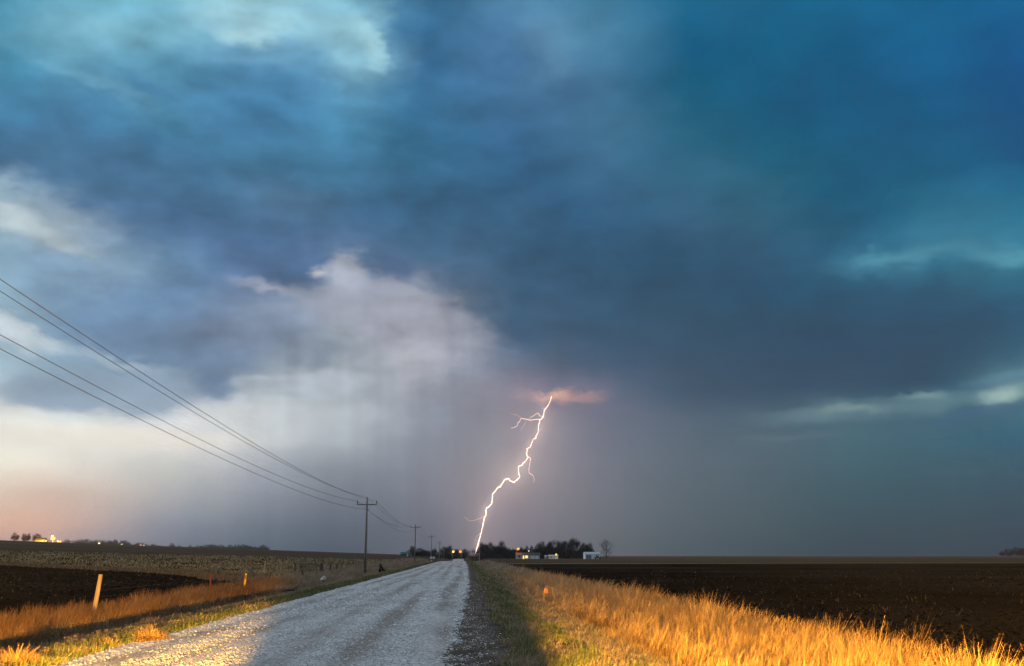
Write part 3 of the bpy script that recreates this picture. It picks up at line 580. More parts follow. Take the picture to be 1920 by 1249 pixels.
# ---------------------------------------------------------------- loose stones on the road
def stones(name, xs, ys, size, mat, tone, squash=.6, dz=-.12):
    n = len(xs)
    ico = np.array([(0, 0, 1), (.9, 0, .2), (.28, .86, .25), (-.75, .5, .2), (-.72, -.55, .22), (.3, -.84, .2), (0, 0, -.5)])
    F0 = np.array([(0, 1, 2), (0, 2, 3), (0, 3, 4), (0, 4, 5), (0, 5, 1)])       # the buried half is left off
    P = ico[None] * RNG.uniform(.65, 1.3, (n, 7, 1)) * size[:, None, None]
    P[:, :, 2] *= squash
    a = RNG.uniform(0, 6.28, n); ca, sa = np.cos(a)[:, None], np.sin(a)[:, None]
    X = P[:, :, 0] * ca - P[:, :, 1] * sa + xs[:, None]; Yy = P[:, :, 0] * sa + P[:, :, 1] * ca + ys[:, None]
    Z = P[:, :, 2] + (tz(xs, ys) + size * dz * squash)[:, None]
    V = np.stack([X, Yy, Z], -1).reshape(-1, 3)
    F = (F0[None] + (np.arange(n) * 7)[:, None, None]).reshape(-1, 3)
    me = np_mesh(name, V, F); tone_attr(me, np.repeat(tone, 7))
    o = link(name, me, mat); o['kind'] = 'stuff'
    return o

def sample_y(n, y0, y1, p=2.0):
    """more samples near the camera: density ~ 1/y^p"""
    u_ = RNG.random(n); q = 1 - p
    return (y0 ** q + u_ * (y1 ** q - y0 ** q)) ** (1 / q)

M_STONE = make_mat('pale_limestone_pebbles', (.22, .22, .22), (.66, .67, .68), 6.0, .8, 0, None, .35, tone=True)
n = 90000
ys = sample_y(n, 11.5, 120, 2.1)
xs = road_left(ys) + (road_right(ys) - road_left(ys)) * (1.04 * RNG.random(n) - .02)
lane = np.sin((xs + .22 * np.sin(ys * .045)) * 5.1) + .5 * nfield(xs, ys * .1, 5, 3.0)
keep = (lane + RNG.normal(0, .6, n)) > -.2
xs, ys = xs[keep], ys[keep]
sz = np.clip(RNG.lognormal(math.log(.0165), .42, len(xs)), .008, .055) * np.clip(ys / 26, .85, 1.7)
stones('road_gravel', xs, ys, sz, M_STONE, np.clip(RNG.normal(.55, .26, len(xs)), 0, 1))
n = 6000
ys = sample_y(n, 11.5, 70, 2.0); xs = road_right(ys) + np.abs(RNG.normal(0, .5, n))
stones('shoulder_pebbles', xs, ys, np.clip(RNG.lognormal(math.log(.011), .4, n), .005, .03), M_STONE, np.clip(RNG.normal(.5, .25, n), 0, 1))

# ---------------------------------------------------------------- clods of the ploughed fields
M_CLOD = make_mat('soil_clods', (.0035, .0026, .002), (.018, .0122, .009), 3.0, .95, .4, 20, 0.0, tone=True)
n = 46000
ys = sample_y(n, 12, 170, 1.55); xs = 7.6 + RNG.random(n) * np.minimum(ys * .66 - 1, 110)
ok = xs > verge_right(ys) + .3
stones('field_clods', xs[ok], ys[ok], np.clip(RNG.lognormal(math.log(.05), .5, ok.sum()), .02, .16) * np.clip(ys[ok] / 60, .8, 1.4), M_CLOD, RNG.random(ok.sum()), .75)
n = 9000
ys = RNG.uniform(58, 160, n); xs = plow_edge(ys) - RNG.random(n) * 60
stones('field_clods', xs, ys, RNG.uniform(.06, .2, n), M_CLOD, RNG.random(n), .7)
# ---------------------------------------------------------------- grass: ribbons, three segments each
def blades(name, xs, ys, h, w, mat, tone, lean=.35, bias=(.12, .0), swirl=None, nseg=3, z0=None):
    n = len(xs)
    a = RNG.uniform(0, 6.28, n) if swirl is None else swirl + RNG.normal(0, .9, n)
    ln = np.abs(RNG.normal(1, .6, n)) * lean
    dx = np.cos(a) * ln + bias[0]; dy = np.sin(a) * ln + bias[1]
    wa = RNG.uniform(0, 6.28, n); wx, wy = np.cos(wa), np.sin(wa)
    flip = (np.abs(wx) < .4); wx = np.where(flip, .8, wx)                       # keep most of them broadside-ish
    zb = (tz(xs, ys) if z0 is None else z0) - .02
    t = np.linspace(0, 1, nseg + 1)
    V = np.empty((n, nseg + 1, 2, 3))
    for k, tt in enumerate(t):
        bend = tt ** 1.7
        px, py = xs + dx * h * bend, ys + dy * h * bend
        pz = zb + h * (tt - .28 * np.minimum(dx * dx + dy * dy, 2.4) * tt * tt)
        ww = w * (1 - .82 * tt ** 1.5) * .5
        for s_, sg in ((0, -1), (1, 1)):
            V[:, k, s_, 0] = px + sg * wx * ww; V[:, k, s_, 1] = py + sg * wy * ww; V[:, k, s_, 2] = pz
    b = (np.arange(n) * (2 * (nseg + 1)))[:, None, None]
    F0 = np.array([(2 * k, 2 * k + 1, 2 * k + 3, 2 * k + 2) for k in range(nseg)])
    me = np_mesh(name, V.reshape(-1, 3), (F0[None] + b).reshape(-1, 4))
    tone_attr(me, np.repeat(np.clip(tone, 0, 1), 2 * (nseg + 1)))
    o = link(name, me, mat); o['kind'] = 'stuff'
    return o

def bw(ys, base=.008, k=.00040): return np.maximum(base, ys * k) * RNG.uniform(.7, 1.35, len(ys))

M_DRY = make_mat('dry_prairie_grass', (.12, .068, .028), (.33, .215, .10), .8, .8, 0, None, .2, tone=True, c3=(.46, .34, .20), trans=.3)
M_BROWN = make_mat('brown_ditch_grass', (.09, .058, .032), (.26, .185, .105), .8, .85, 0, None, .2, tone=True, c3=(.34, .26, .16), trans=.25)
M_PALEG = make_mat('pale_bank_grass', (.17, .125, .085), (.38, .30, .215), .8, .85, 0, None, .1, tone=True, c3=(.48, .40, .30), trans=.35)
M_RUSTG = make_mat('rusty_bunch_grass', (.10, .05, .022), (.30, .175, .085), .8, .85, 0, None, .15, tone=True, c3=(.38, .26, .15), trans=.3)
M_GREEN = make_mat('green_verge_grass', (.05, .075, .022), (.16, .17, .06), .6, .8, 0, None, .25, tone=True, c3=(.34, .29, .16), trans=.25)
M_RES = make_mat('corn_residue', (.13, .095, .05), (.40, .315, .17), 1.0, .85, 0, None, .2, tone=True, c3=(.46, .39, .25), trans=.15)

def tufts(name, tx, ty, th, per, mat, tone, rad=.09, lean=.55, wind=(.22, -.02), nseg=3, wbase=.0055, wk=.00028):
    """bunch grass: every tuft splays from its own root"""
    n = len(tx) * per; i = np.repeat(np.arange(len(tx)), per)
    a = RNG.uniform(0, 6.28, n); rr = np.abs(RNG.normal(0, 1, n))
    sc = np.clip(ty[i] / 30, 1, 2.2)
    xs = tx[i] + np.cos(a) * rr * rad * sc; ys = ty[i] + np.sin(a) * rr * rad * sc
    h = th[i] * RNG.uniform(.45, 1.12, n) * np.exp(-.10 * rr)
    tw = np.stack([RNG.normal(wind[0], .22, len(tx)), RNG.normal(wind[1], .22, len(tx))], -1)[i]
    ln = lean * (.35 + .65 * rr)
    return blades(name, xs, ys, np.maximum(h, .06), bw(ys, wbase, wk), mat, tone[i] + RNG.normal(0, .16, n), np.minimum(ln, 1.5), (tw[:, 0], tw[:, 1]), a, nseg)

# tall dry grass in the right-hand ditch
def tall_right(nt, y0, y1, p, per, nseg, mat):
    ty = sample_y(nt, y0, y1, p)
    lo = np.interp(ty, [10, 16, 22, 32, 70, 330], [4.0, 3.8, 3.55, 3.1, 3.0, 3.1])
    tx = lo + (verge_right(ty) + .3 - lo) * RNG.random(nt) ** .92
    nf = nfield(tx, ty, 31, 3.0); nf2 = nfield(tx, ty, 32, 1.1)
    keep = (nf2 + RNG.normal(0, .5, nt)) > -.75
    th = np.interp(tx - lo, [0, .5, 1.3, 2.3, 3.8, 4.8], [.2, .36, .56, .76, .76, .5]) * (1 + .4 * nf + .24 * nf2) * RNG.uniform(.55, 1.2, nt)
    flat = sstep(.1, .8, nfield(tx, ty, 34, 2.3)) * sstep(6.0, 4.6, tx)
    k1, k2 = keep & (RNG.random(nt) > flat), keep & (RNG.random(nt) < flat)
    tone = .42 + .2 * nf + RNG.normal(0, .2, nt)
    tufts('tall_dry_grass', tx[k1], ty[k1], np.maximum(th, .14)[k1], per, mat, tone[k1], .09, .5, nseg=nseg)
    tufts('flattened_grass', tx[k2], ty[k2], np.maximum(th * .85, .14)[k2], per, mat, tone[k2] + .1, .10, 1.5, (.5, -.1), nseg)
tall_right(3000, 9.5, 42, 1.5, 52, 3, M_DRY)
tall_right(900, 30, 80, 1.5, 26, 2, M_DRY)
tall_right(2400, 36, 120, 1.2, 26, 2, M_PALEG)
tall_right(2000, 110, 330, 1.1, 16, 2, M_PALEG)
# fine upright stems and feathery heads standing out of the bunches
n = 5200
ys = sample_y(n, 10, 110, 1.6); xs = RNG.uniform(3.7, 8.0, n); hh = RNG.uniform(.5, .98, n) * np.interp(xs, [3.7, 5.2, 7, 8.0], [.7, 1, 1, .7])
blades('grass_seed_stems', xs, ys, hh, bw(ys, .0055, .0003), M_DRY, RNG.normal(.6, .15, n), .3, (.2, 0), None, 3)
m = 6; i = np.repeat(np.arange(n), m)
blades('grass_seed_heads', xs[i] + hh[i] * .16 + RNG.normal(0, .05, n * m), ys[i] + RNG.normal(0, .05, n * m), RNG.uniform(.08, .2, n * m), bw(ys[i], .004, .00022), M_DRY, RNG.normal(.75, .15, n * m), .5, (.3, 0), None, 2, z0=tz(xs, ys)[i] + hh[i] * RNG.uniform(.55, .9, n * m))
n = 260
ys = sample_y(n, 13, 45, 1.6); xs = 3.9 + RNG.random(n) * 3.3
blades('bent_weed_stalks', xs, ys, RNG.uniform(.4, .85, n), RNG.uniform(.009, .015, n), M_DRY, RNG.normal(.75, .1, n), .6, (.05, 0), None, 3)

# short green and dead grass between the dirt and the tall grass
def short_right(n, y0, y1, p, nseg):
    ys = sample_y(n, y0, y1, p)
    lo = shoulder_right(ys) - .1; hi_ = np.interp(ys, [10, 16, 22, 32, 70, 330], [4.5, 4.3, 4.0, 3.5, 3.4, 3.4])
    f = RNG.random(n); xs = lo + (hi_ - lo) * f
    nf = nfield(xs, ys, 41, 1.7); nf2 = nfield(xs * 1.5, ys * .4, 42, 2.0)
    keep = (nf2 + 2.2 * f) > RNG.uniform(-.6, .9, n)
    green = (nf + .5 * np.sin(f * 3.1) + RNG.normal(0, .4, n) - .8 * (f > .5)) > .3
    h = RNG.uniform(.06, .17, n) * (1 + .3 * nf)
    for nm, m, k in (('short_green_grass', M_GREEN, keep & green), ('short_dead_grass', M_PALEG, keep & ~green)):
        blades(nm, xs[k], ys[k], h[k], bw(ys, .009, .0005)[k], m, RNG.normal(.45, .25, n)[k], .7, (.1, 0), None, nseg)
short_right(84000, 11, 45, 1.6, 2)
short_right(22000, 45, 300, 1.3, 2)

# left of the road: mown green edge, brown ditch, tall fence-line grass
def short_left(n, y0, y1, p):
    ys = sample_y(n, y0, y1, p)
    f = RNG.random(n); wdt = np.interp(ys, [10, 60, 200, 330], [2.35, 1.9, 2.2, 2.2])
    xs = road_left(ys) - f * wdt + .05
    nf = nfield(xs, ys, 51, 2.2)
    tan_ = (f > .78) | ((nf + RNG.normal(0, .5, n)) > .85)
    h = RNG.uniform(.07, .2, n) * (1 + .3 * nf)
    for nm, m, k in (('short_green_grass', M_GREEN, ~tan_), ('short_dead_grass', M_PALEG, tan_)):
        blades(nm, xs[k], ys[k], h[k], bw(ys, .009, .0005)[k], m, RNG.normal(.4, .22, n)[k], .7, (.1, 0), None, 2)
short_left(52000, 15, 70, 1.5)
short_left(24000, 70, 330, 1.2)

def ditch_left(n, y0, y1, p, mat):
    ys = sample_y(n, y0, y1, p); xs = RNG.uniform(-12.4, -8.1, n)
    nf = nfield(xs, ys, 61, 2.4)
    keep = nf > -.9
    h = (.34 + .16 * nf) * RNG.uniform(.5, 1.3, n) * np.interp(xs, [-12.4, -11, -9.4, -8.1], [1.2, .95, .7, .35])
    blades('ditch_grass', xs[keep], ys[keep], np.maximum(h, .08)[keep], bw(ys)[keep], mat, (.38 + .2 * nf + RNG.normal(0, .2, n))[keep], .55, (.15, 0), None, 2)
ditch_left(30000, 18, 70, 1.3, M_BROWN)
ditch_left(38000, 66, 330, 1.2, M_PALEG)

def fence_grass(n, y0, y1, p, hh, mat, x0, x1):
    ys = sample_y(n, y0, y1, p); xs = RNG.uniform(x0, x1, n)
    nf = nfield(xs, ys, 71, 3.2); nf2 = nfield(xs, ys, 72, .9)
    h = hh * (1 + .22 * nf + .14 * nf2) * RNG.uniform(.55, 1.18, n)
    blades('fence_line_grass', xs, ys, h, bw(ys), mat, .42 + .15 * nf + RNG.normal(0, .2, n), .32, (.1, 0), None, 2)
nt = 1500
ty = sample_y(nt, 23, 80, 1.2); tx = RNG.uniform(-15.1, -12.0, nt); nf = nfield(tx, ty, 71, 3.2)
tufts('fence_line_grass', tx, ty, .70 * (1 + .24 * nf) * RNG.uniform(.65, 1.15, nt), 34, M_RUSTG, .42 + .15 * nf, .11, .4, (.16, 0), 2)
fence_grass(26000, 72, 140, 1.2, .42, M_PALEG, -16.0, -11.5)
fence_grass(26000, 140, 330, 1.2, .45, M_PALEG, -16.0, -10.5)
# weedy edge where the stubble meets the black field
n = 15000
ys = RNG.uniform(84, 170, n); xs = plow_edge(ys) + RNG.random(n) ** 1.5 * 7 - .4
blades('weedy_field_edge', xs, ys, RNG.uniform(.15, .5, n), bw(ys), M_BROWN, RNG.normal(.45, .25, n), .5, (.1, 0), None, 2)

# corn stubble: short standing stalks in rows and flattened leaves
n = 62000
ys = sample_y(n, 88, 318, 1.25); xs = verge_left(ys) - 1 - RNG.random(n) * (ys * .62)
xs = np.where(RNG.random(n) < .5, np.round(xs / .76) * .76 + RNG.normal(0, .08, n), xs)
k = (xs > plow_edge(ys) + 1.0) & (nfield(xs, ys * .5, 83, 16) + RNG.normal(0, .7, n) > -.5)
xs, ys = xs[k], ys[k]; n = len(xs)
flat = RNG.random(n) < .55
blades('corn_stubble', xs, ys, np.where(flat, RNG.uniform(.12, .35, n), RNG.uniform(.2, .5, n)), np.where(flat, .15, .07) * RNG.uniform(.7, 1.5, n) * np.clip(ys / 140, .8, 1.7), M_RES, RNG.normal(.55, .25, n), .9, (0, 0), None, 2)
# pale husks and stalk bits on the black field at right and left
n = 6500
ys = sample_y(n, 13, 150, 1.45); xs = 7.8 + RNG.random(n) ** .9 * np.minimum(ys * .66 - 1, 100)
k = (xs > verge_right(ys) + .2) & (nfield(xs, ys, 81, 14) + RNG.normal(0, .6, n) > .1)
blades('corn_husks', xs[k], ys[k], RNG.uniform(.06, .26, k.sum()), bw(ys, .012, .0004)[k], M_RES, RNG.normal(.02, .22, k.sum()), 1.2, (0, 0), None, 2)
n = 1500
ys = RNG.uniform(60, 150, n); xs = plow_edge(ys) - RNG.random(n) * 45
blades('corn_husks', xs, ys, RNG.uniform(.06, .2, n), bw(ys, .012, .0004), M_RES, RNG.normal(.3, .25, n), 1.2, (0, 0), None, 2)

# ---------------------------------------------------------------- amber corner lamps of the parked car the picture is taken from
def corner_lamp(x, az, size, watts):
    l = bpy.data.lights.new('amber_corner_lamp', 'SPOT')
    l.energy = watts; l.color = (1.0, .47, .045); l.spot_size = R(size); l.spot_blend = .10; l.shadow_soft_size = .06
    o = bpy.data.objects.new('amber_corner_lamp', l); C.objects.link(o)
    o.location = (x, .1, .78)
    d = Vector((math.sin(R(az)), math.cos(R(az)), -.03))
    o.rotation_euler = (-d).to_track_quat('Z', 'Y').to_euler()
    return o
corner_lamp(-.9, -7.5 - 44, 88, 260000)
corner_lamp(.92, 1.0 + 44, 88, 240000)
# ---------------------------------------------------------------- utility poles and their wires
M_POLE = make_mat('weathered_pole_wood', (.14, .12, .105), (.27, .235, .205), 1.4, .9, .3, 9, .2, stretch=(1, 1, .15))
M_INS = make_mat('brown_insulator_glaze', (.03, .012, .010), (.05, .02, .016), 8, .3, 0, None, .5)
M_STEEL = make_mat('galvanised_steel', (.22, .22, .22), (.34, .34, .34), 5, .5, 0, None, .4, .6)
M_WIRE = make_mat('oxidised_wire', (.030, .028, .028), (.045, .042, .042), 8, .6, 0, None, .3)

PX = -10.75
def make_pole(Y, ztop, label, zb=None):
    zg = float(tz(PX, Y)) - .12
    t = thing('utility_pole', label, 'utility pole', (PX, Y, zg), 0, 'poles of the power line')
    H = ztop - zg
    MB().tube([(0, 0, 0), (0, 0, H * .5), (0, 0, H)], [.15, .13, .10], 10).build('post', M_POLE, t, True)
    MB().box(-1.12, 1.12, -.2, -.1, H - .52, H - .40).build('crossarm', M_POLE, t)
    for sx in (-1, 1):
        MB().tube([(sx * .05, -.17, H - 1.1), (sx * .62, -.17, H - .5)], .022, 4).build('brace', M_STEEL, t)
    ins = [(.0, 0, 0), (.03, 0), (.03, .12), (.075, .13), (.085, .2), (.05, .24), (.06, .3), (.02, .34)]
    prof = [(.028, 0), (.028, .12), (.085, .13), (.095, .19), (.05, .22), (.07, .29), (.02, .33)]
    for x, y, z in ((-1.06, -.15, H - .40), (1.06, -.15, H - .40), (0, 0, H)):
        MB().lathe(prof, 8, (x, y, z)).build('insulator', M_INS, t, True)
    MB().lathe([(.05, 0), (.06, .05), (.05, .1)], 6, (.15, -.06, H - 1.12)).build('neutral_clamp', M_INS, t)
    return t
POLE_Y = [-4, 117, 238, 362, 486, 610]
POLE_TOP = [8.3, 7.62, 8.2, 8.3, 7.6, 6.6]
PLAB = ['near utility pole of the left roadside line, beside the viewer', 'tallest utility pole, standing by the left fence with three dark insulators on its crossarm',
        'second utility pole along the left side, beyond the tallest one', 'third utility pole along the left side, carrying a small white sign at its foot',
        'fourth utility pole along the left side, faint against the rain', 'fifth utility pole along the left side, in front of the small trees',
        'sixth utility pole along the left side, close to the bright street lamps', 'farthest utility pole of the left roadside line']
for Y, zt, lb in list(zip(POLE_Y, POLE_TOP, PLAB))[1:]: make_pole(Y, zt, lb)
def wire(label, dx, dz, sag):
    pts = []
    for i in range(len(POLE_Y) - 1):
        n = 26 if i == 0 else 12
        for k in range(n):
            t = k / n
            pts.append((PX + dx, POLE_Y[i] + (POLE_Y[i + 1] - POLE_Y[i]) * t, POLE_TOP[i] + (POLE_TOP[i + 1] - POLE_TOP[i]) * t + dz - sag * 4 * t * (1 - t)))
    pts.append((PX + dx, POLE_Y[-1], POLE_TOP[-1] + dz))
    o = MB().tube(pts, [min(.013, .0075 + .00006 * max(p[1], 0)) for p in pts], 5).build('power_line_wire', M_WIRE, None, True)
    tag(o, label, 'wire', 'wires of the power line')
wire('overhead wire on the ridge pins at the very top of the poles', 0, .34, 1.3)
wire('overhead wire on the right end of the crossarms, nearest the road', 1.06, -.08, 1.3)
wire('overhead wire on the left end of the crossarms, over the field', -1.06, -.08, 1.3)
wire('lowest overhead wire, clamped to the posts below the crossarms', .15, -1.06, 1.25)

# ---------------------------------------------------------------- roadside fence on the left
M_RUST = make_mat('rusty_steel_post', (.11, .035, .022), (.17, .055, .035), 9, .85, 0, None, .2)
M_DARKP = make_mat('dark_steel_post', (.035, .030, .028), (.06, .05, .045), 9, .8, 0, None, .2)
M_GREYW = make_mat('grey_fence_wood', (.05, .043, .038), (.12, .105, .095), 5, .9, .3, 20, .2, stretch=(1, 1, .2))
M_PALEW = make_mat('pale_fence_wood', (.22, .17, .13), (.38, .30, .24), 5, .9, .3, 20, .2, stretch=(1, 1, .2))
M_BROWNW = make_mat('brown_rail_wood', (.045, .025, .018), (.08, .045, .032), 5, .9, 0, None, .2)
fence = thing('wire_fence', 'old wire fence of mixed steel and wooden posts along the left ditch', 'fence', (-14.0, 41, float(tz(-14, 41))))
FZ = fence.location.copy()
def post(Y, top, kind, lean=0.0, x=-14.0, label=None):
    zb = float(tz(x, Y)) - .2
    p0, p1 = Vector((x, Y, zb)) - FZ, Vector((x + lean, Y, top)) - FZ
    if kind == 'wood': b = MB().tube([p0, p0.lerp(p1, .6), p1], [.11, .10, .09], 8); m = M_GREYW
    elif kind == 'pale': b = MB().tube([p0, p0.lerp(p1, .6), p1], [.085, .085, .075], 8); m = M_PALEW
    else:
        b = MB().tube([p0, p1], .042, 4); b.tube([p0 + Vector((0, -.05, 0)), p1 + Vector((0, -.05, 0))], .016, 4)
        m = M_RUST if kind == 'rust' else M_DARKP
    o = b.build('post', m, fence)
    if label: o['label'] = label
for a in [(40.97, .88, 'pale', .18, -14.0, 'leaning pale wooden post in front of the black field'), (59.1, .62, 'rust', .1), (76.1, .40, 'dark', .32, -14.0, 'thin dark steel post leaning to the right'),
          (92.9, .36, 'wood'), (101.8, .15, 'rust', .1), (106.5, .76, 'wood', -.1, -14.0, 'stout dark gate post'), (112.5, .66, 'wood'), (116.8, .62, 'wood', .2), (122, .6, 'dark', .08), (128.1, .62, 'dark', .05),
          (134.2, .66, 'rust'), (142.5, .7, 'rust'), (150.1, .72, 'rust'), (160.4, .78, 'dark'), (169.1, .82, 'dark'), (181.2, .88, 'dark'), (191.1, .92, 'dark'), (202.3, .95, 'dark'), (210.5, .98, 'dark'), (221, 1.0, 'dark'), (231, 1.05, 'rust'), (240.7, 1.1, 'dark')]:
    post(*a)
for hz_ in (.45, .75, 1.0):
    pts = [Vector((-13.97, Y, float(tz(-14, Y)) + hz_ + .03 * math.sin(Y))) - FZ for Y in np.arange(41, 241, 6)]
    MB().tube(pts, .0028, 3).build('strand', M_WIRE, fence)

gate = thing('field_gate', 'low field gate of one dark rail between grey posts at the stubble', 'gate', (-15.6, 104, float(tz(-15.6, 104))))
gz = gate.location.z
MB().tube([(-4.6, 24, -.1), (-4.6, 24, 1.15)], .11, 8).build('gate_post', M_GREYW, gate)
MB().tube([(1.3, 3.0, -.1), (1.3, 3.0, 1.2)], .11, 8).build('gate_post', M_GREYW, gate)
MB().tube([(-4.6, 24, 1.0), (1.3, 3.0, 1.05)], .06, 6).build('rail', M_BROWNW, gate)
MB().tube([(-4.6, 24, .5), (1.3, 3.0, .55)], .035, 6).build('rail', M_BROWNW, gate)
pp = thing('corner_post', 'pale grey wooden post standing alone at the stubble edge', 'post', (-24.4, 131, float(tz(-24.4, 131))))
MB().tube([(0, 0, -.2), (.05, 0, .7), (.1, 0, 1.25)], [.10, .10, .085], 8).build('post', M_PALEW, pp)
MB().tube([(.08, 0, 1.25), (.09, 0, 1.29)], [.09, .05], 8).build('cap', M_GREYW, pp)

M_YEL = make_mat('yellow_marker_plastic', (.55, .30, .02), (.62, .36, .04), 4, .6, 0, None, .4)
mk = thing('marker_post', 'yellow utility marker post in the tall grass by the fence', 'marker post', (-13.6, 66.5, float(tz(-13.6, 66.5))))
MB().box(-.055, .055, -.02, .02, -.1, 1.16).build('post', M_YEL, mk)
MB().box(-.06, .06, -.026, -.0205, .82, 1.06).build('decal', make_mat('marker_decal', (.25, .14, .02), (.3, .17, .03), 5), mk)
mk.rotation_euler = (0, R(5), R(8))
M_WHITE = make_mat('white_paint', (.62, .64, .66), (.72, .74, .76), 2, .6, 0, None, .3)
bk = thing('plastic_bucket', 'small white plastic bucket lying in the roadside grass near the gate', 'bucket', (-11.3, 85.5, float(tz(-11.3, 85.5)) + .32))
MB().lathe([(.13, 0), (.15, .05), (.175, .36), (.185, .37), (.17, .38)], 12).build('shell', M_WHITE, bk, True)
MB().lathe([(.188, .33), (.196, .34), (.196, .37), (.188, .38)], 12).build('rim', M_WHITE, bk, True)
bk.rotation_euler = (R(62), R(10), R(40))
# survey flag in the right-hand ditch
M_FLAG = make_mat('fluorescent_orange_flag', (.85, .10, .02), (.9, .14, .03), 6, .6, 0, None, .3)
fl_ = thing('survey_flag', 'small orange survey flag on a thin stake in the right ditch', 'flag', (3.25, 42.0, float(tz(3.25, 42.0))))
MB().tube([(0, 0, -.1), (.02, 0, .35), (.05, 0, .62)], .009, 5).build('stake', M_PALEW, fl_)
fv = [(.05 + .12 * i / 5, .018 * math.sin(i * 1.4) + e, .46 - .012 * i + s * .15) for e in (-.004, .004) for i in range(6) for s in (0, 1)]
ff = [(2 * i, 2 * i + 2, 2 * i + 3, 2 * i + 1) for i in range(5)] + [(12 + 2 * i, 12 + 2 * i + 1, 12 + 2 * i + 3, 12 + 2 * i + 2) for i in range(5)]
MB().add(fv, ff).build('cloth', M_FLAG, fl_)

# white sign at the third pole
sg = thing('roadside_sign', 'pair of small white panels on a post at the third utility pole', 'sign', (-10.2, 361, float(tz(-10.2, 361))))
MB().tube([(0, 0, -.1), (0, 0, 2.0)], .06, 6).build('post', M_STEEL, sg)
MB().box(-.95, -.12, -.05, -.02, 1.25, 1.95).build('panel', M_WHITE, sg)
MB().box(.1, .75, -.05, -.02, 1.25, 1.95).build('panel', M_WHITE, sg)
MB().box(-.6, -.35, -.12, -.02, -.05, .75).build('marker_board', M_WHITE, sg)

# fallen branch and clumps of grass dropped on the gravel edge
M_BARK = make_mat('grey_brown_bark', (.030, .022, .018), (.065, .050, .042), 3, .95, .4, 14, .1, stretch=(1, 1, .3))
fb = MB().tube([(0, 0, 0), (.35, .1, .22), (.8, .15, .25), (1.25, .2, .06), (1.7, .3, -.05)], [.05, .06, .055, .045, .03], 7)
fb.tube([(.8, .15, .25), (1.0, .35, .42), (1.15, .4, .46)], [.035, .03, .015], 5)
tag(fb.build('fallen_branch', M_BROWNW, None, True, loc=(-10.9, 63.5, float(tz(-10.4, 63.5)) + .22)), 'brown fallen branch arching over the grass on the left bank', 'branch')
def tuft(x, y, r, n, label):
    rr = np.abs(RNG.normal(0, r * .6, n)); aa = RNG.uniform(0, 6.28, n)
    xs, ys = x + rr * np.cos(aa) * 1.5, y + rr * np.sin(aa)
    h = np.maximum(.05, r * 1.1 * np.exp(-(rr / r) ** 2) * RNG.uniform(.6, 1.3, n) + .04)
    o = blades('dry_grass_clump', xs, ys, h, np.full(n, .011), M_DRY, RNG.normal(.5, .2, n), 1.3, (.2, 0), None, 2)
    del o['kind']
    tag(o, label, 'grass clump', 'grass clumps on the gravel edge')
tuft(-6.15, 21.3, .24, 900, 'loose clump of dry grass on the left gravel edge, farthest of three')
tuft(-6.6, 20.0, .15, 420, 'small flat clump of dry grass on the left gravel edge, middle of three')
tuft(-6.75, 16.6, .28, 1000, 'large clump of dry grass at the lower left corner of the road')

# ---------------------------------------------------------------- trees
def bare_tree(seed, cz, rx, rz, n_limb, n_twig, trunk_r=.2, tw=.05, n_clump=34, leader=.75):
    """ten metres tall leafless tree: limbs reach into clumps of twigs; returns trunk mesh and crown mesh"""
    r = random.Random(seed); T_, K_ = MB(), MB()
    lean_ = Vector((r.uniform(-.3, .3), r.uniform(-.3, .3), 0))
    top = Vector((0, 0, cz + rz * leader * .6)) + lean_
    stem = lambda t: Vector((0, 0, -.3)).lerp(top, t) + Vector((.18 * math.sin(3 * t + seed), .18 * math.cos(2.3 * t + seed), 0)) * t
    T_.tube([stem(i / 6) for i in range(7)], [trunk_r * (1 - .85 * i / 6) for i in range(7)], 7)
    cl = []
    while len(cl) < n_clump:
        v = Vector((r.uniform(-1, 1), r.uniform(-1, 1), r.uniform(-1, 1)))
        if .3 < v.length < 1.0:
            if v.z < -.2 and math.hypot(v.x, v.y) > .85: continue
            cl.append(Vector((v.x * rx, v.y * rx, cz + v.z * rz)) + lean_ * .6)
    for c in cl[:n_limb * 3]:
        t = min(.92, max(.2, (c.z - math.hypot(c.x, c.y) * .75) / max(top.z, 1)))
        p = stem(t); m = p.lerp(c, .5) + Vector((r.gauss(0, .2), r.gauss(0, .2), -.12 * (c - p).length))
        w = .035 + .05 * r.random() * (1 - t)
        (T_ if w > .06 else K_).tube([p, m, c], [w * 1.3, w, w * .4], 4, False)
    V, F = [], []
    for _ in range(n_twig):
        c = cl[r.randrange(len(cl))]
        q = c + Vector((r.gauss(0, rx * .2), r.gauss(0, rx * .2), r.gauss(0, rz * .17)))
        e = ((q - Vector((0, 0, cz - rz * .7))).normalized() + Vector((r.gauss(0, .5), r.gauss(0, .5), r.gauss(.15, .5)))).normalized()
        l = r.uniform(.4, 1.2); s_ = e.cross(Vector((r.gauss(0, 1), r.gauss(0, 1), r.gauss(0, 1)))).normalized() * tw * r.uniform(.5, 1.2)
        b = len(V); V += [q - s_, q + s_, q + e * l + s_ * .35, q + e * l - s_ * .35]; F.append((b, b + 1, b + 2, b + 3))
    K_.add(V, F)
    zs = sorted(v[2] for v in K_.v); k = 10.0 / zs[int(len(zs) * .985)]
    for mb in (T_, K_): mb.v = [(v[0] * k, v[1] * k, v[2] * k) for v in mb.v]
    return T_.mesh('trunk', True), K_.mesh('crown')
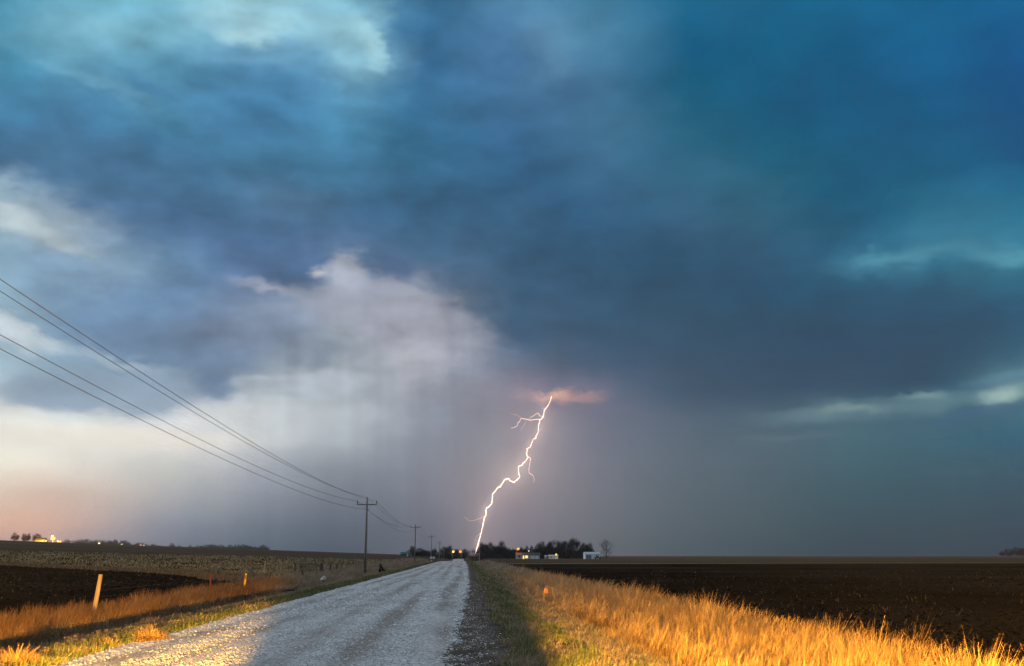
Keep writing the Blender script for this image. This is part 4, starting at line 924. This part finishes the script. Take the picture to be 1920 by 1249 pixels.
def pine_tree(seed):
    r = random.Random(seed); T_ = MB().tube([(0, 0, -.3), (0, 0, 5), (0, 0, 9.6)], [.2, .12, .03], 6); V, F = [], []
    for _ in range(2300):
        z = .7 + 9.3 * (1 - math.sqrt(r.random())); rad = (10.2 - z) * .40 * r.uniform(.45, 1.12); a = r.uniform(0, 6.28)
        c = Vector((rad * math.cos(a), rad * math.sin(a), z + r.uniform(-.2, .2)))
        o = Vector((math.cos(a), math.sin(a), r.uniform(-.5, .15))).normalized() * r.uniform(.25, .6)
        s = o.cross(Vector((r.gauss(0, 1), r.gauss(0, 1), r.gauss(0, 1)))).normalized() * r.uniform(.07, .17)
        b = len(V); V += [c - s - o * .5, c + s - o * .5, c + o]; F.append((b, b + 1, b + 2))
    K_ = MB().add(V, F)
    return T_.mesh('trunk', True), K_.mesh('crown')
M_TWIG = make_mat('bare_twigs', (.018, .013, .012), (.036, .026, .024), 2, .95, 0, None, .1)
M_NEEDLE = make_mat('dark_conifer_needles', (.008, .013, .010), (.018, .026, .018), 1.5, .9, 0, None, .15)
PROTO = {'bare': [bare_tree(5, 5.8, 3.3, 4.4, 9, 2600, .2, .06), bare_tree(9, 6.0, 3.1, 4.2, 9, 2500, .2, .06)],
         'round': [bare_tree(14, 5.4, 3.5, 4.6, 10, 3600, .22, .07, 50), bare_tree(17, 5.3, 3.9, 4.6, 10, 3600, .22, .07, 50)],
         'bush': [bare_tree(23, 4.6, 4.6, 5.2, 8, 2000, .14, .08, 40)],
         'open': [bare_tree(31, 6.0, 3.6, 4.3, 12, 1100, .26, .03, 40, .5)],
         'pine': [pine_tree(41), pine_tree(42)]}
for k, L_ in PROTO.items():
    for t_, c_ in L_: t_.materials.append(M_BARK); c_.materials.append(M_NEEDLE if k == 'pine' else M_TWIG)
TLAB = {  # stand -> labels in order from left to right
 'grove': ['low bare thicket at the left end of the farm grove, under the lightning', 'narrow bare tree at the left end of the farm grove beside a pale pole', 'pinkish bare tree behind the first conifer of the farm grove', 'second pinkish bare tree, just left of the big rounded one in the farm grove',
   'small dark conifer at the left end of the farm grove', 'small dark conifer just left of the big rounded bare tree', 'big rounded bare tree standing free left of the orange yard lamp', 'dark conifer right of the big rounded bare tree', 'dark conifer just left of the orange yard lamp',
   'dark conifer just right of the orange yard lamp', 'dense dark conifer behind the ranch house, left of three', 'dense dark conifer behind the ranch house, middle of three', 'dense dark conifer behind the ranch house, right of three',
   'bare tree above the right end of the ranch house', 'rounded bare tree above the low white mobile home', 'rounded bare tree right of the mobile home lamp', 'bare tree in the middle of the grove between rounded tree and tallest tree', 'bare tree touching the left side of the tallest grove tree',
   'tallest bare tree of the farm grove with a pale straight trunk', 'dark pointed conifer just left of the white barn', 'thin bare tree behind the conifer left of the white barn', 'thin bare tree behind the white barn roof', 'small dark conifer above the left half of the white barn', 'small dark conifer above the right half of the white barn'],
 'lone': ['lone leafless spreading tree right of the white barn']}
GRP = {'grove': 'trees of the farm grove', 'mid': 'trees behind the utility poles left of the road', 'far': 'hazy trees of the far left farmsteads', 'left': 'small round trees on the left ridge', 'right': 'dark trees on the far right horizon'}
LEFT = ['leftmost small round tree on the left ridge, leaning to the right', 'left half of the close pair of ridge trees on the left', 'right half of the close pair of ridge trees on the left', 'small round ridge tree next to the lit farm shed']
MID = ['bare tree behind the second utility pole', 'dark bush at the green shed left of the road', 'broad bare tree right of the second utility pole', 'bushy thicket left of the white roadside sign', 'low thicket right behind the white roadside sign', 'small bare tree above the red-brown shed',
       'rounded bare tree left of the pale street lamp', 'taller bare tree just left of the pale street lamp', 'low bush under the pale street lamp', 'bare tree between the two street lamps', 'rounded bare tree at the road end right of the orange street lamp']
cnt = {}
ORD = 'first second third fourth fifth sixth seventh eighth ninth tenth eleventh twelfth thirteenth fourteenth fifteenth sixteenth'.split()
for i, (stand, x, y, h, kind, wd) in enumerate(TREES):
    k = cnt.get(stand, 0); cnt[stand] = k + 1
    if stand in TLAB: lab = TLAB[stand][k]
    elif stand == 'left': lab = LEFT[k]
    elif stand == 'mid': lab = MID[k]
    elif stand == 'far':
        row = 0 if x < -505 else 1 if x < -425 else 2
        cnt[row] = cnt.get(row, 0) + 1
        lab = 'hazy bluish %s, %s from left in the %s' % ('conifer' if kind == 'pine' else 'tree', ORD[cnt[row] - 1], ('left far row by the lamps', 'middle far row', 'right far row near the tall pole')[row])
    elif stand == 'right': lab = ['lowest dark tree at the left end of the far right clump', 'second dark tree of the far right clump', 'tallest dark tree of the far right clump', 'dark tree cut by the right picture edge'][k]
    elif stand == 'x': lab = ('hazy bluish tree of the far farmstead rows on the left horizon' if kind != 'pine' else 'hazy bluish conifer of the far farmstead rows on the left horizon')
    else: lab = 'dark tree in the small clump at the far right horizon'
    t_, c_ = PROTO[kind][i % len(PROTO[kind])]
    z = float(tz(x, y)) - .1
    o = thing({'pine': 'conifer_tree', 'bush': 'shrub_thicket'}.get(kind, 'bare_tree'), lab, 'conifer' if kind == 'pine' else 'shrub' if kind == 'bush' else 'tree', (x, y, z), (i * 2.4) % 6.28, GRP.get(stand))
    s = h / 10.0
    o.scale = (s * wd, s * wd, s)
    if stand in ('far', 'right') or kind == 'bush': o.scale = (s * wd * 1.2, s * wd * 1.2, s)
    link('trunk', t_, None, o); link('crown', c_, None, o)
# woods behind the single trees that read as one mass
def wood(name, x0, x1, y, y2, h, n, tw):
    xs = RNG.uniform(x0, x1, n); ys = RNG.uniform(y, y2, n)
    hh = h * (1 + .28 * nfield(xs, ys * .2, 91, (x1 - x0) / 7))
    zz = RNG.random(n) ** .8
    me_v = np.empty((n, 4, 3)); a = RNG.uniform(0, 6.28, n); l = RNG.uniform(.5, 1.3, n) * h / 6; t = tw * RNG.uniform(.6, 1.4, n)
    ex, ez = np.cos(a) * .7, .75
    b = np.stack([xs, ys, tz(xs, ys) + zz * hh - .3], -1); e = np.stack([ex * l, np.sin(a) * .4 * l, ez * l], -1); w_ = np.stack([t * .8, t * np.sin(a), -t * ex], -1)
    for k, v in enumerate((b - w_, b + w_, b + e + w_ * .4, b + e - w_ * .4)): me_v[:, k] = v
    o = link(name, np_mesh(name, me_v.reshape(-1, 3), np.arange(4 * n).reshape(n, 4)), M_TWIG); o['kind'] = 'stuff'
wood('farm_undergrowth', 12.5, 84, 672, 700, 5.2, 16000, .10)
wood('roadside_undergrowth', -37, 2, 775, 800, 3.4, 7000, .12)
wood('far_undergrowth', -640, -600, 1905, 1935, 6.0, 1500, .3)
wood('far_undergrowth', -618, -548, 1905, 1935, 9.0, 4000, .3)
wood('far_undergrowth', -456, -400, 1905, 1935, 7.5, 3200, .3)
wood('far_undergrowth', -393, -352, 1905, 1935, 8.0, 2600, .3)

# small dark cedar on the left bank
t_, c_ = PROTO['pine'][0]
o = thing('cedar_shrub', 'small dark cedar leaning on the left bank beyond the tall pole', 'shrub', (-8.95, 118.5, float(tz(-8.95, 118.5))))
o.scale = (.11, .11, .125); o.rotation_euler = (0, R(-14), 0)
link('trunk', t_, None, o); link('crown', c_, None, o)

# ---------------------------------------------------------------- buildings
M_SIDE = make_mat('white_metal_siding', (.60, .64, .68), (.70, .74, .78), .7, .5, 0, None, .4)
M_PALE = make_mat('pale_house_siding', (.32, .37, .40), (.40, .45, .48), .7, .7, 0, None, .3)
M_ROOFM = make_mat('pale_metal_roof', (.42, .52, .58), (.50, .60, .66), .7, .45, 0, None, .5)
M_ROOFD = make_mat('dark_shingle_roof', (.035, .038, .042), (.06, .06, .065), 1.5, .9, 0, None, .2)
M_DOORB = make_mat('blue_grey_door', (.13, .17, .24), (.16, .20, .28), 2, .6, 0, None, .3)
M_GLASSD = make_mat('dark_window_glass', (.012, .014, .018), (.02, .022, .028), 3, .15, 0, None, .5)
M_TEAL = make_mat('teal_metal_siding', (.012, .075, .062), (.016, .095, .08), 1, .6, 0, None, .3)
M_REDB = make_mat('red_brown_boards', (.06, .022, .018), (.09, .035, .028), 1, .85, 0, None, .2)
M_GREYB = make_mat('grey_shed_boards', (.10, .10, .10), (.15, .15, .15), 1, .85, 0, None, .2)
E_WIN = emit_mat('lit_window', (1.0, .62, .18), 1.6)
E_SHED_GLOW = emit_mat('painted_lamplight_on_shed', (1.0, .50, .08), 2.5)  # flood lamp's light on the shed end, put in as emission

def building(name, label, cat, x0, x1, Y, depth, he, hr, mw, mr, openings=(), over=.3, chimney=None, group=None):
    xc = (x0 + x1) / 2; w = x1 - x0
    z = min(float(tz(x0, Y)), float(tz(x1, Y))) - .05
    t = thing(name, label, cat, (xc, Y + depth / 2, z), 0, group)
    a, d = w / 2, depth / 2
    MB().add([(-a, -d, -.3), (a, -d, -.3), (a, d, -.3), (-a, d, -.3), (-a, -d, he), (a, -d, he), (a, d, he), (-a, d, he), (-a, 0, hr - .08), (a, 0, hr - .08)],
             [(0, 1, 5, 4), (2, 3, 7, 6), (1, 2, 6, 9, 5), (3, 0, 4, 8, 7), (3, 2, 1, 0), (4, 5, 9, 8), (6, 7, 8, 9)]).build('wall', mw, t)
    rb_ = MB(); th = .12; sl = (hr - he) / d
    for s in (-1, 1):
        e = d + over
        pts = [(-a - over, 0, hr), (a + over, 0, hr), (a + over, s * e, hr - sl * e), (-a - over, s * e, hr - sl * e)]
        rb_.add([(p[0], p[1], p[2] + .02) for p in pts] + [(p[0], p[1], p[2] + .02 + th) for p in pts], [(0, 1, 2, 3), (7, 6, 5, 4), (0, 4, 5, 1), (1, 5, 6, 2), (2, 6, 7, 3), (3, 7, 4, 0)])
    rf = rb_.build('roof', mr, t)
    if chimney is not None: MB().box(chimney - .35, chimney + .35, -.3, .4, hr - .3, hr + .8).build('chimney', M_GREYB, rf)
    for nm, ox, oz, ow, oh, m in openings:
        o = MB().box(ox - ow / 2, ox + ow / 2, -d - .06, -d - .002, oz, oz + oh).build(nm, m, t)
        if nm == 'window': MB().box(ox - ow / 2 - .1, ox + ow / 2 + .1, -d - .1, -d - .062, oz - .12, oz - .02).build('sill', M_WHITE, o)
    return t
building('barn', 'white metal barn with a blue-grey sliding door at the right end of the farm', 'barn', 70.5, 79.1, 600, 9, 2.9, 3.9, M_SIDE, M_ROOFM,
         [('sliding_door', -2.3, 0.0, 3.2, 2.4, M_DOORB), ('window', 2.1, 1.1, .55, 1.3, M_GLASSD), ('window', 3.2, 1.1, .55, 1.3, M_GLASSD)], .25)
building('ranch_house', 'long low pale ranch house with lit amber windows among the farm trees', 'house', 32.0, 45.8, 620, 8, 2.3, 3.6, M_PALE, M_ROOFD,
         [('garage_door', 2.6, 0, 2.3, 2.0, M_SIDE), ('garage_door', 5.2, 0, 2.0, 2.0, M_SIDE), ('window', -.9, .5, 1.5, 1.5, E_WIN), ('door', -2.7, 0, .8, 2.0, E_WIN), ('window', -5.2, .9, 1.2, 1.0, M_GLASSD)], .5, 3.0)
building('mobile_home', 'low white mobile home below the amber lamp in the farm grove', 'mobile home', 50.0, 55.4, 605, 4, 1.75, 2.3, M_PALE, M_ROOFM,
         [('door', 1.7, 0, 1.6, 1.5, M_SIDE), ('window', -1.3, .7, .8, .6, M_GLASSD)], .15)
building('garden_shed', 'tiny pale shed just left of the mobile home', 'shed', 47.8, 49.3, 607, 2, 1.6, 2.0, M_PALE, M_ROOFM, [('door', 0, 0, .7, 1.3, M_DOORB)], .1)
building('green_shed', 'low dark green metal shed left of the road in front of the trees', 'shed', -43.2, -38.0, 735, 7, 1.6, 2.9, M_TEAL, M_TEAL, [('door', 2.2, .0, .8, 1.5, M_SIDE)], .2)
building('red_shed', 'red-brown wooden shed behind the white roadside sign', 'shed', -19.0, -14.6, 745, 6, 2.9, 4.4, M_REDB, M_ROOFD, [('door', 1.2, 0, 1.0, 2.0, M_GLASSD)], .2)
building('machine_shed', 'dark roofed machine shed with orange lamplight painted on one end, on the left ridge', 'shed', -394.7, -386.5, 985, 8, 2.4, 4.2, M_GREYB, M_ROOFD, [('sliding_door', 2.6, .2, 2.6, 2.1, E_SHED_GLOW)], .4)  # glowing panel stands for lamplight on the shed end, not a real door
building('white_shed', 'small white shed right of the machine shed on the left ridge', 'shed', -385.5, -381.0, 986, 6, 2.0, 3.1, M_SIDE, M_ROOFM, [('door', -1.0, 0, .9, 1.8, M_GLASSD)], .2)
building('far_farmhouse', 'hazy white farmhouse among the far trees on the left horizon', 'house', -445.0, -436.0, 1890, 8, 4.2, 6.5, M_SIDE, M_ROOFD, [('window', -2, 1, 1.2, 1.2, M_GLASSD), ('window', 2, 1, 1.2, 1.2, M_GLASSD)], .3)

# dark red pickup in front of the white barn
M_CAR = make_mat('dark_red_car_paint', (.020, .004, .006), (.028, .006, .008), 2, .3, 0, None, .5)
M_TYRE = make_mat('tyre_rubber', (.012, .012, .012), (.02, .02, .02), 5, .9, 0, None, .2)
def pickup(x, y, label):
    t = thing('pickup_truck', label, 'truck', (x, y, float(tz(x, y))))
    v = [(-1.9, .45), (1.85, .45), (1.9, .75), (1.85, .95), (.75, 1.0), (.35, 1.5), (-.5, 1.52), (-.6, .98), (-1.9, .98)]
    n_ = len(v); w_ = .8
    MB().add([(a, -w_, b) for a, b in v] + [(a, w_, b) for a, b in v], [tuple(range(n_)), tuple(range(2 * n_ - 1, n_ - 1, -1))] + [(i, i + n_, (i + 1) % n_ + n_, (i + 1) % n_) for i in range(n_)]).build('body', M_CAR, t)
    MB().box(-.45, .3, -w_ - .01, -w_ - .002, 1.05, 1.42).build('side_window', M_GLASSD, t)
    for wx in (-1.2, 1.2):
        for s in (-1, 1):
            MB().tube([(wx, s * .62, .36), (wx, s * .84, .36)], .36, 12).build('wheel', M_TYRE, t)
    return t
pickup(77.3, 596.5, 'dark red pickup truck parked in front of the white barn')

# ---------------------------------------------------------------- lamps
def lamp(name, label, x, y, z, r, c, s, group=None, light=0.0, arm=0.0, pole=True):
    zg = float(tz(x - arm, y))
    t = thing(name, label, 'lamp', (x - arm, y, zg), 0, group)
    H = z - zg
    if pole:
        p = MB().tube([(0, 0, -.2), (0, 0, H + .1)], [.1, .07], 6)
        if arm: p.tube([(0, 0, H + .05), (arm * .6, 0, H + .35), (arm, 0, H + .3)], .04, 5)
        p.build('pole', M_STEEL, t)
        MB().lathe([(r * .3, r * 1.25), (r * .9, r * .9), (r * 1.02, r * .45)], 10, (arm, 0, H)).build('hood', M_STEEL, t)
    m = emit_mat(name + '_glow', c, s)
    MB().lathe([(r * .25, -r * .95), (r * .75, -r * .65), (r, 0), (r * .8, r * .6), (r * .3, r * .9)], 10, (arm, 0, H)).build('globe', m, t, True)
    if light:
        l = bpy.data.lights.new('lamp_light', 'POINT'); l.energy = light; l.color = c; l.shadow_soft_size = .3
        lo = bpy.data.objects.new('lamp_light', l); C.objects.link(lo); lo.parent = t; lo.location = (arm, -r - .5, H - .2)
    return t
OR, YW, WH, GR = (1.0, .30, .03), (1.0, .66, .16), (1.0, .86, .62), (.75, 1.0, .25)
lamp('yard_lamp', 'orange yard lamp above the conifers behind the ranch house', 33.1, 622, 5.3, .75, OR, 2.6, 'farm yard lamps', 1500, .8)
lamp('yard_lamp', 'small amber lamp over the right end of the mobile home', 53.9, 601, 2.0, .5, (1, .5, .05), 2.6, 'farm yard lamps', 500)
lamp('yard_lamp', 'small white lamp above the ranch house roof', 40.1, 632, 4.1, .3, WH, 2.5, 'farm yard lamps')
lamp('street_lamp', 'pale yellow street lamp at the far end of the road, left of two', -6.1, 700, 4.0, .75, YW, 2.8, 'street lamps at the road end', 800, .7)
lamp('street_lamp', 'orange street lamp at the far end of the road, right of two', -1.4, 702, 4.0, .8, OR, 2.6, 'street lamps at the road end', 800, -.7)
lamp('flood_lamp', 'very bright orange flood lamp of the farm on the left ridge', -375.8, 978, 17.0, 1.9, (1.0, .34, .035), 6, None, 400000)
lamp('door_lamp', 'yellow lamp low on the left ridge, left of a close pair', -371.6, 980, 13.6, .65, (1, .72, .05), 1.6, 'paired yellow lamps on the ridge')
lamp('door_lamp', 'yellow lamp low on the left ridge, right of a close pair', -369.4, 980, 13.5, .65, (1, .72, .05), 1.6, 'paired yellow lamps on the ridge')
lamp('yard_lamp', 'yellowish white lamp in the middle of the far left tree row', -573.3, 1680, 19.9, 1.6, YW, 3, 'far farm lamps', 0)
lamp('yard_lamp', 'greenish lamp at the right end of the far left tree row', -538.0, 1680, 18.3, 1.3, GR, 1.6, 'far farm lamps', 0)
lamp('yard_lamp', 'orange lamp of the far farm right of the tree row', -508.4, 1680, 16.6, 1.7, OR, 3, 'far farm lamps', 0)
lamp('yard_lamp', 'white lamp right beside the far orange lamp', -503.6, 1680, 16.6, 1.2, WH, 2.5, 'far farm lamps', 0)
lamp('yard_lamp', 'faint orange lamp just right of the far orange and white pair', -494.1, 1680, 16.4, .8, OR, 1.5, 'far farm lamps', 0)
lamp('yard_lamp', 'small orange lamp among the far trees left of the tall pole', -400.2, 1680, 11.6, .9, OR, 2, 'far farm lamps', 0)
lamp('yard_lamp', 'tiny pale lamp left of the far tree row', -617.0, 1680, 21.0, .7, YW, 1.2, 'far farm lamps', 0)
pl = thing('service_pole', 'pale thin pole at the left end of the farm grove beside the road', 'pole', (9.76, 600, float(tz(9.76, 600))))
MB().tube([(0, 0, -.2), (0, 0, 4.6)], [.16, .11], 6).build('post', M_STEEL, pl)
MB().lathe([(.14, 4.6), (.12, 4.72), (.03, 4.78)], 8).build('cap', M_STEEL, pl)
# ---------------------------------------------------------------- lightning, 2.4 km up the road
BOLT_Y = 2400.0
M_BOLT = emit_mat('lightning_channel', (1.0, .64, .46), 7.0)
M_BRANCH = emit_mat('lightning_branch', (1.0, .66, .5), 2.6)
M_BRANCH_FAINT = emit_mat('lightning_branch_faint', (1.0, .66, .52), 1.0)
bolt = thing('lightning_bolt', 'bright jagged lightning bolt striking down to the far end of the road', 'lightning', (25.0, BOLT_Y, 1.0))

def jag(pts, amp, sub, rnd):
    out = []
    for i in range(len(pts) - 1):
        p, q = pts[i], pts[i + 1]
        for k in range(sub):
            t = k / sub
            j = 0 if k == 0 else 1
            out.append((p[0] + (q[0] - p[0]) * t + j * rnd.uniform(-amp, amp) - 25.0, rnd.uniform(-amp, amp), p[1] + (q[1] - p[1]) * t + j * rnd.uniform(-amp, amp) - 1.0))
    out.append((pts[-1][0] - 25.0, 0, pts[-1][1] - 1.0))
    return out
rb = random.Random(3)
P = jag(BOLT['main'], 1.5, 4, rb)
MB().tube(P, [.27 + .12 * math.sin(i * .9) * math.sin(i * .31) + (.15 if i > 90 else 0) for i in range(len(P))], 5).build('channel', M_BOLT, bolt, True)
for k, w in (('b1', .34), ('b2', .45), ('b3', .28), ('b4', .28), ('b5', .38), ('b6', .36), ('b7', .4)):
    P = jag(BOLT[k], .8, 3, rb)
    MB().tube(P, [w * (1 - .55 * i / len(P)) for i in range(len(P))], 4).build('branch', M_BRANCH if k in ('b2', 'b1', 'b5') else M_BRANCH_FAINT, bolt, True)

# the flash lights the rain round the channel
flash = bpy.data.lights.new('flash', 'POINT')
flash.energy = FLASH; flash.color = (1.0, .55, .38); flash.shadow_soft_size = 0.0
for i in range(1, len(BOLT['main']), 2):
    p = BOLT['main'][i]
    fo = bpy.data.objects.new('flash', flash); C.objects.link(fo)
    fo.parent = bolt; fo.location = (p[0] - 25.0, 0, p[1] - 1.0)

# ---------------------------------------------------------------- rain haze round the whole place
hm = bpy.data.materials.new('haze_air'); hm.use_nodes = True
hN, hL = hm.node_tree.nodes, hm.node_tree.links
hN.remove(hN['Principled BSDF'])
pv = hN.new('ShaderNodeVolumePrincipled')
pv.inputs['Color'].default_value = (.72, .8, .9, 1)
pv.inputs['Anisotropy'].default_value = .35
pv.inputs['Density'].default_value = HAZE
hL.new(pv.outputs[0], hN['Material Output'].inputs['Volume'])
hz = MB().box(-4400, 4400, -700, 4700, -14, 420).build('haze', hm)
hz['kind'] = 'stuff'
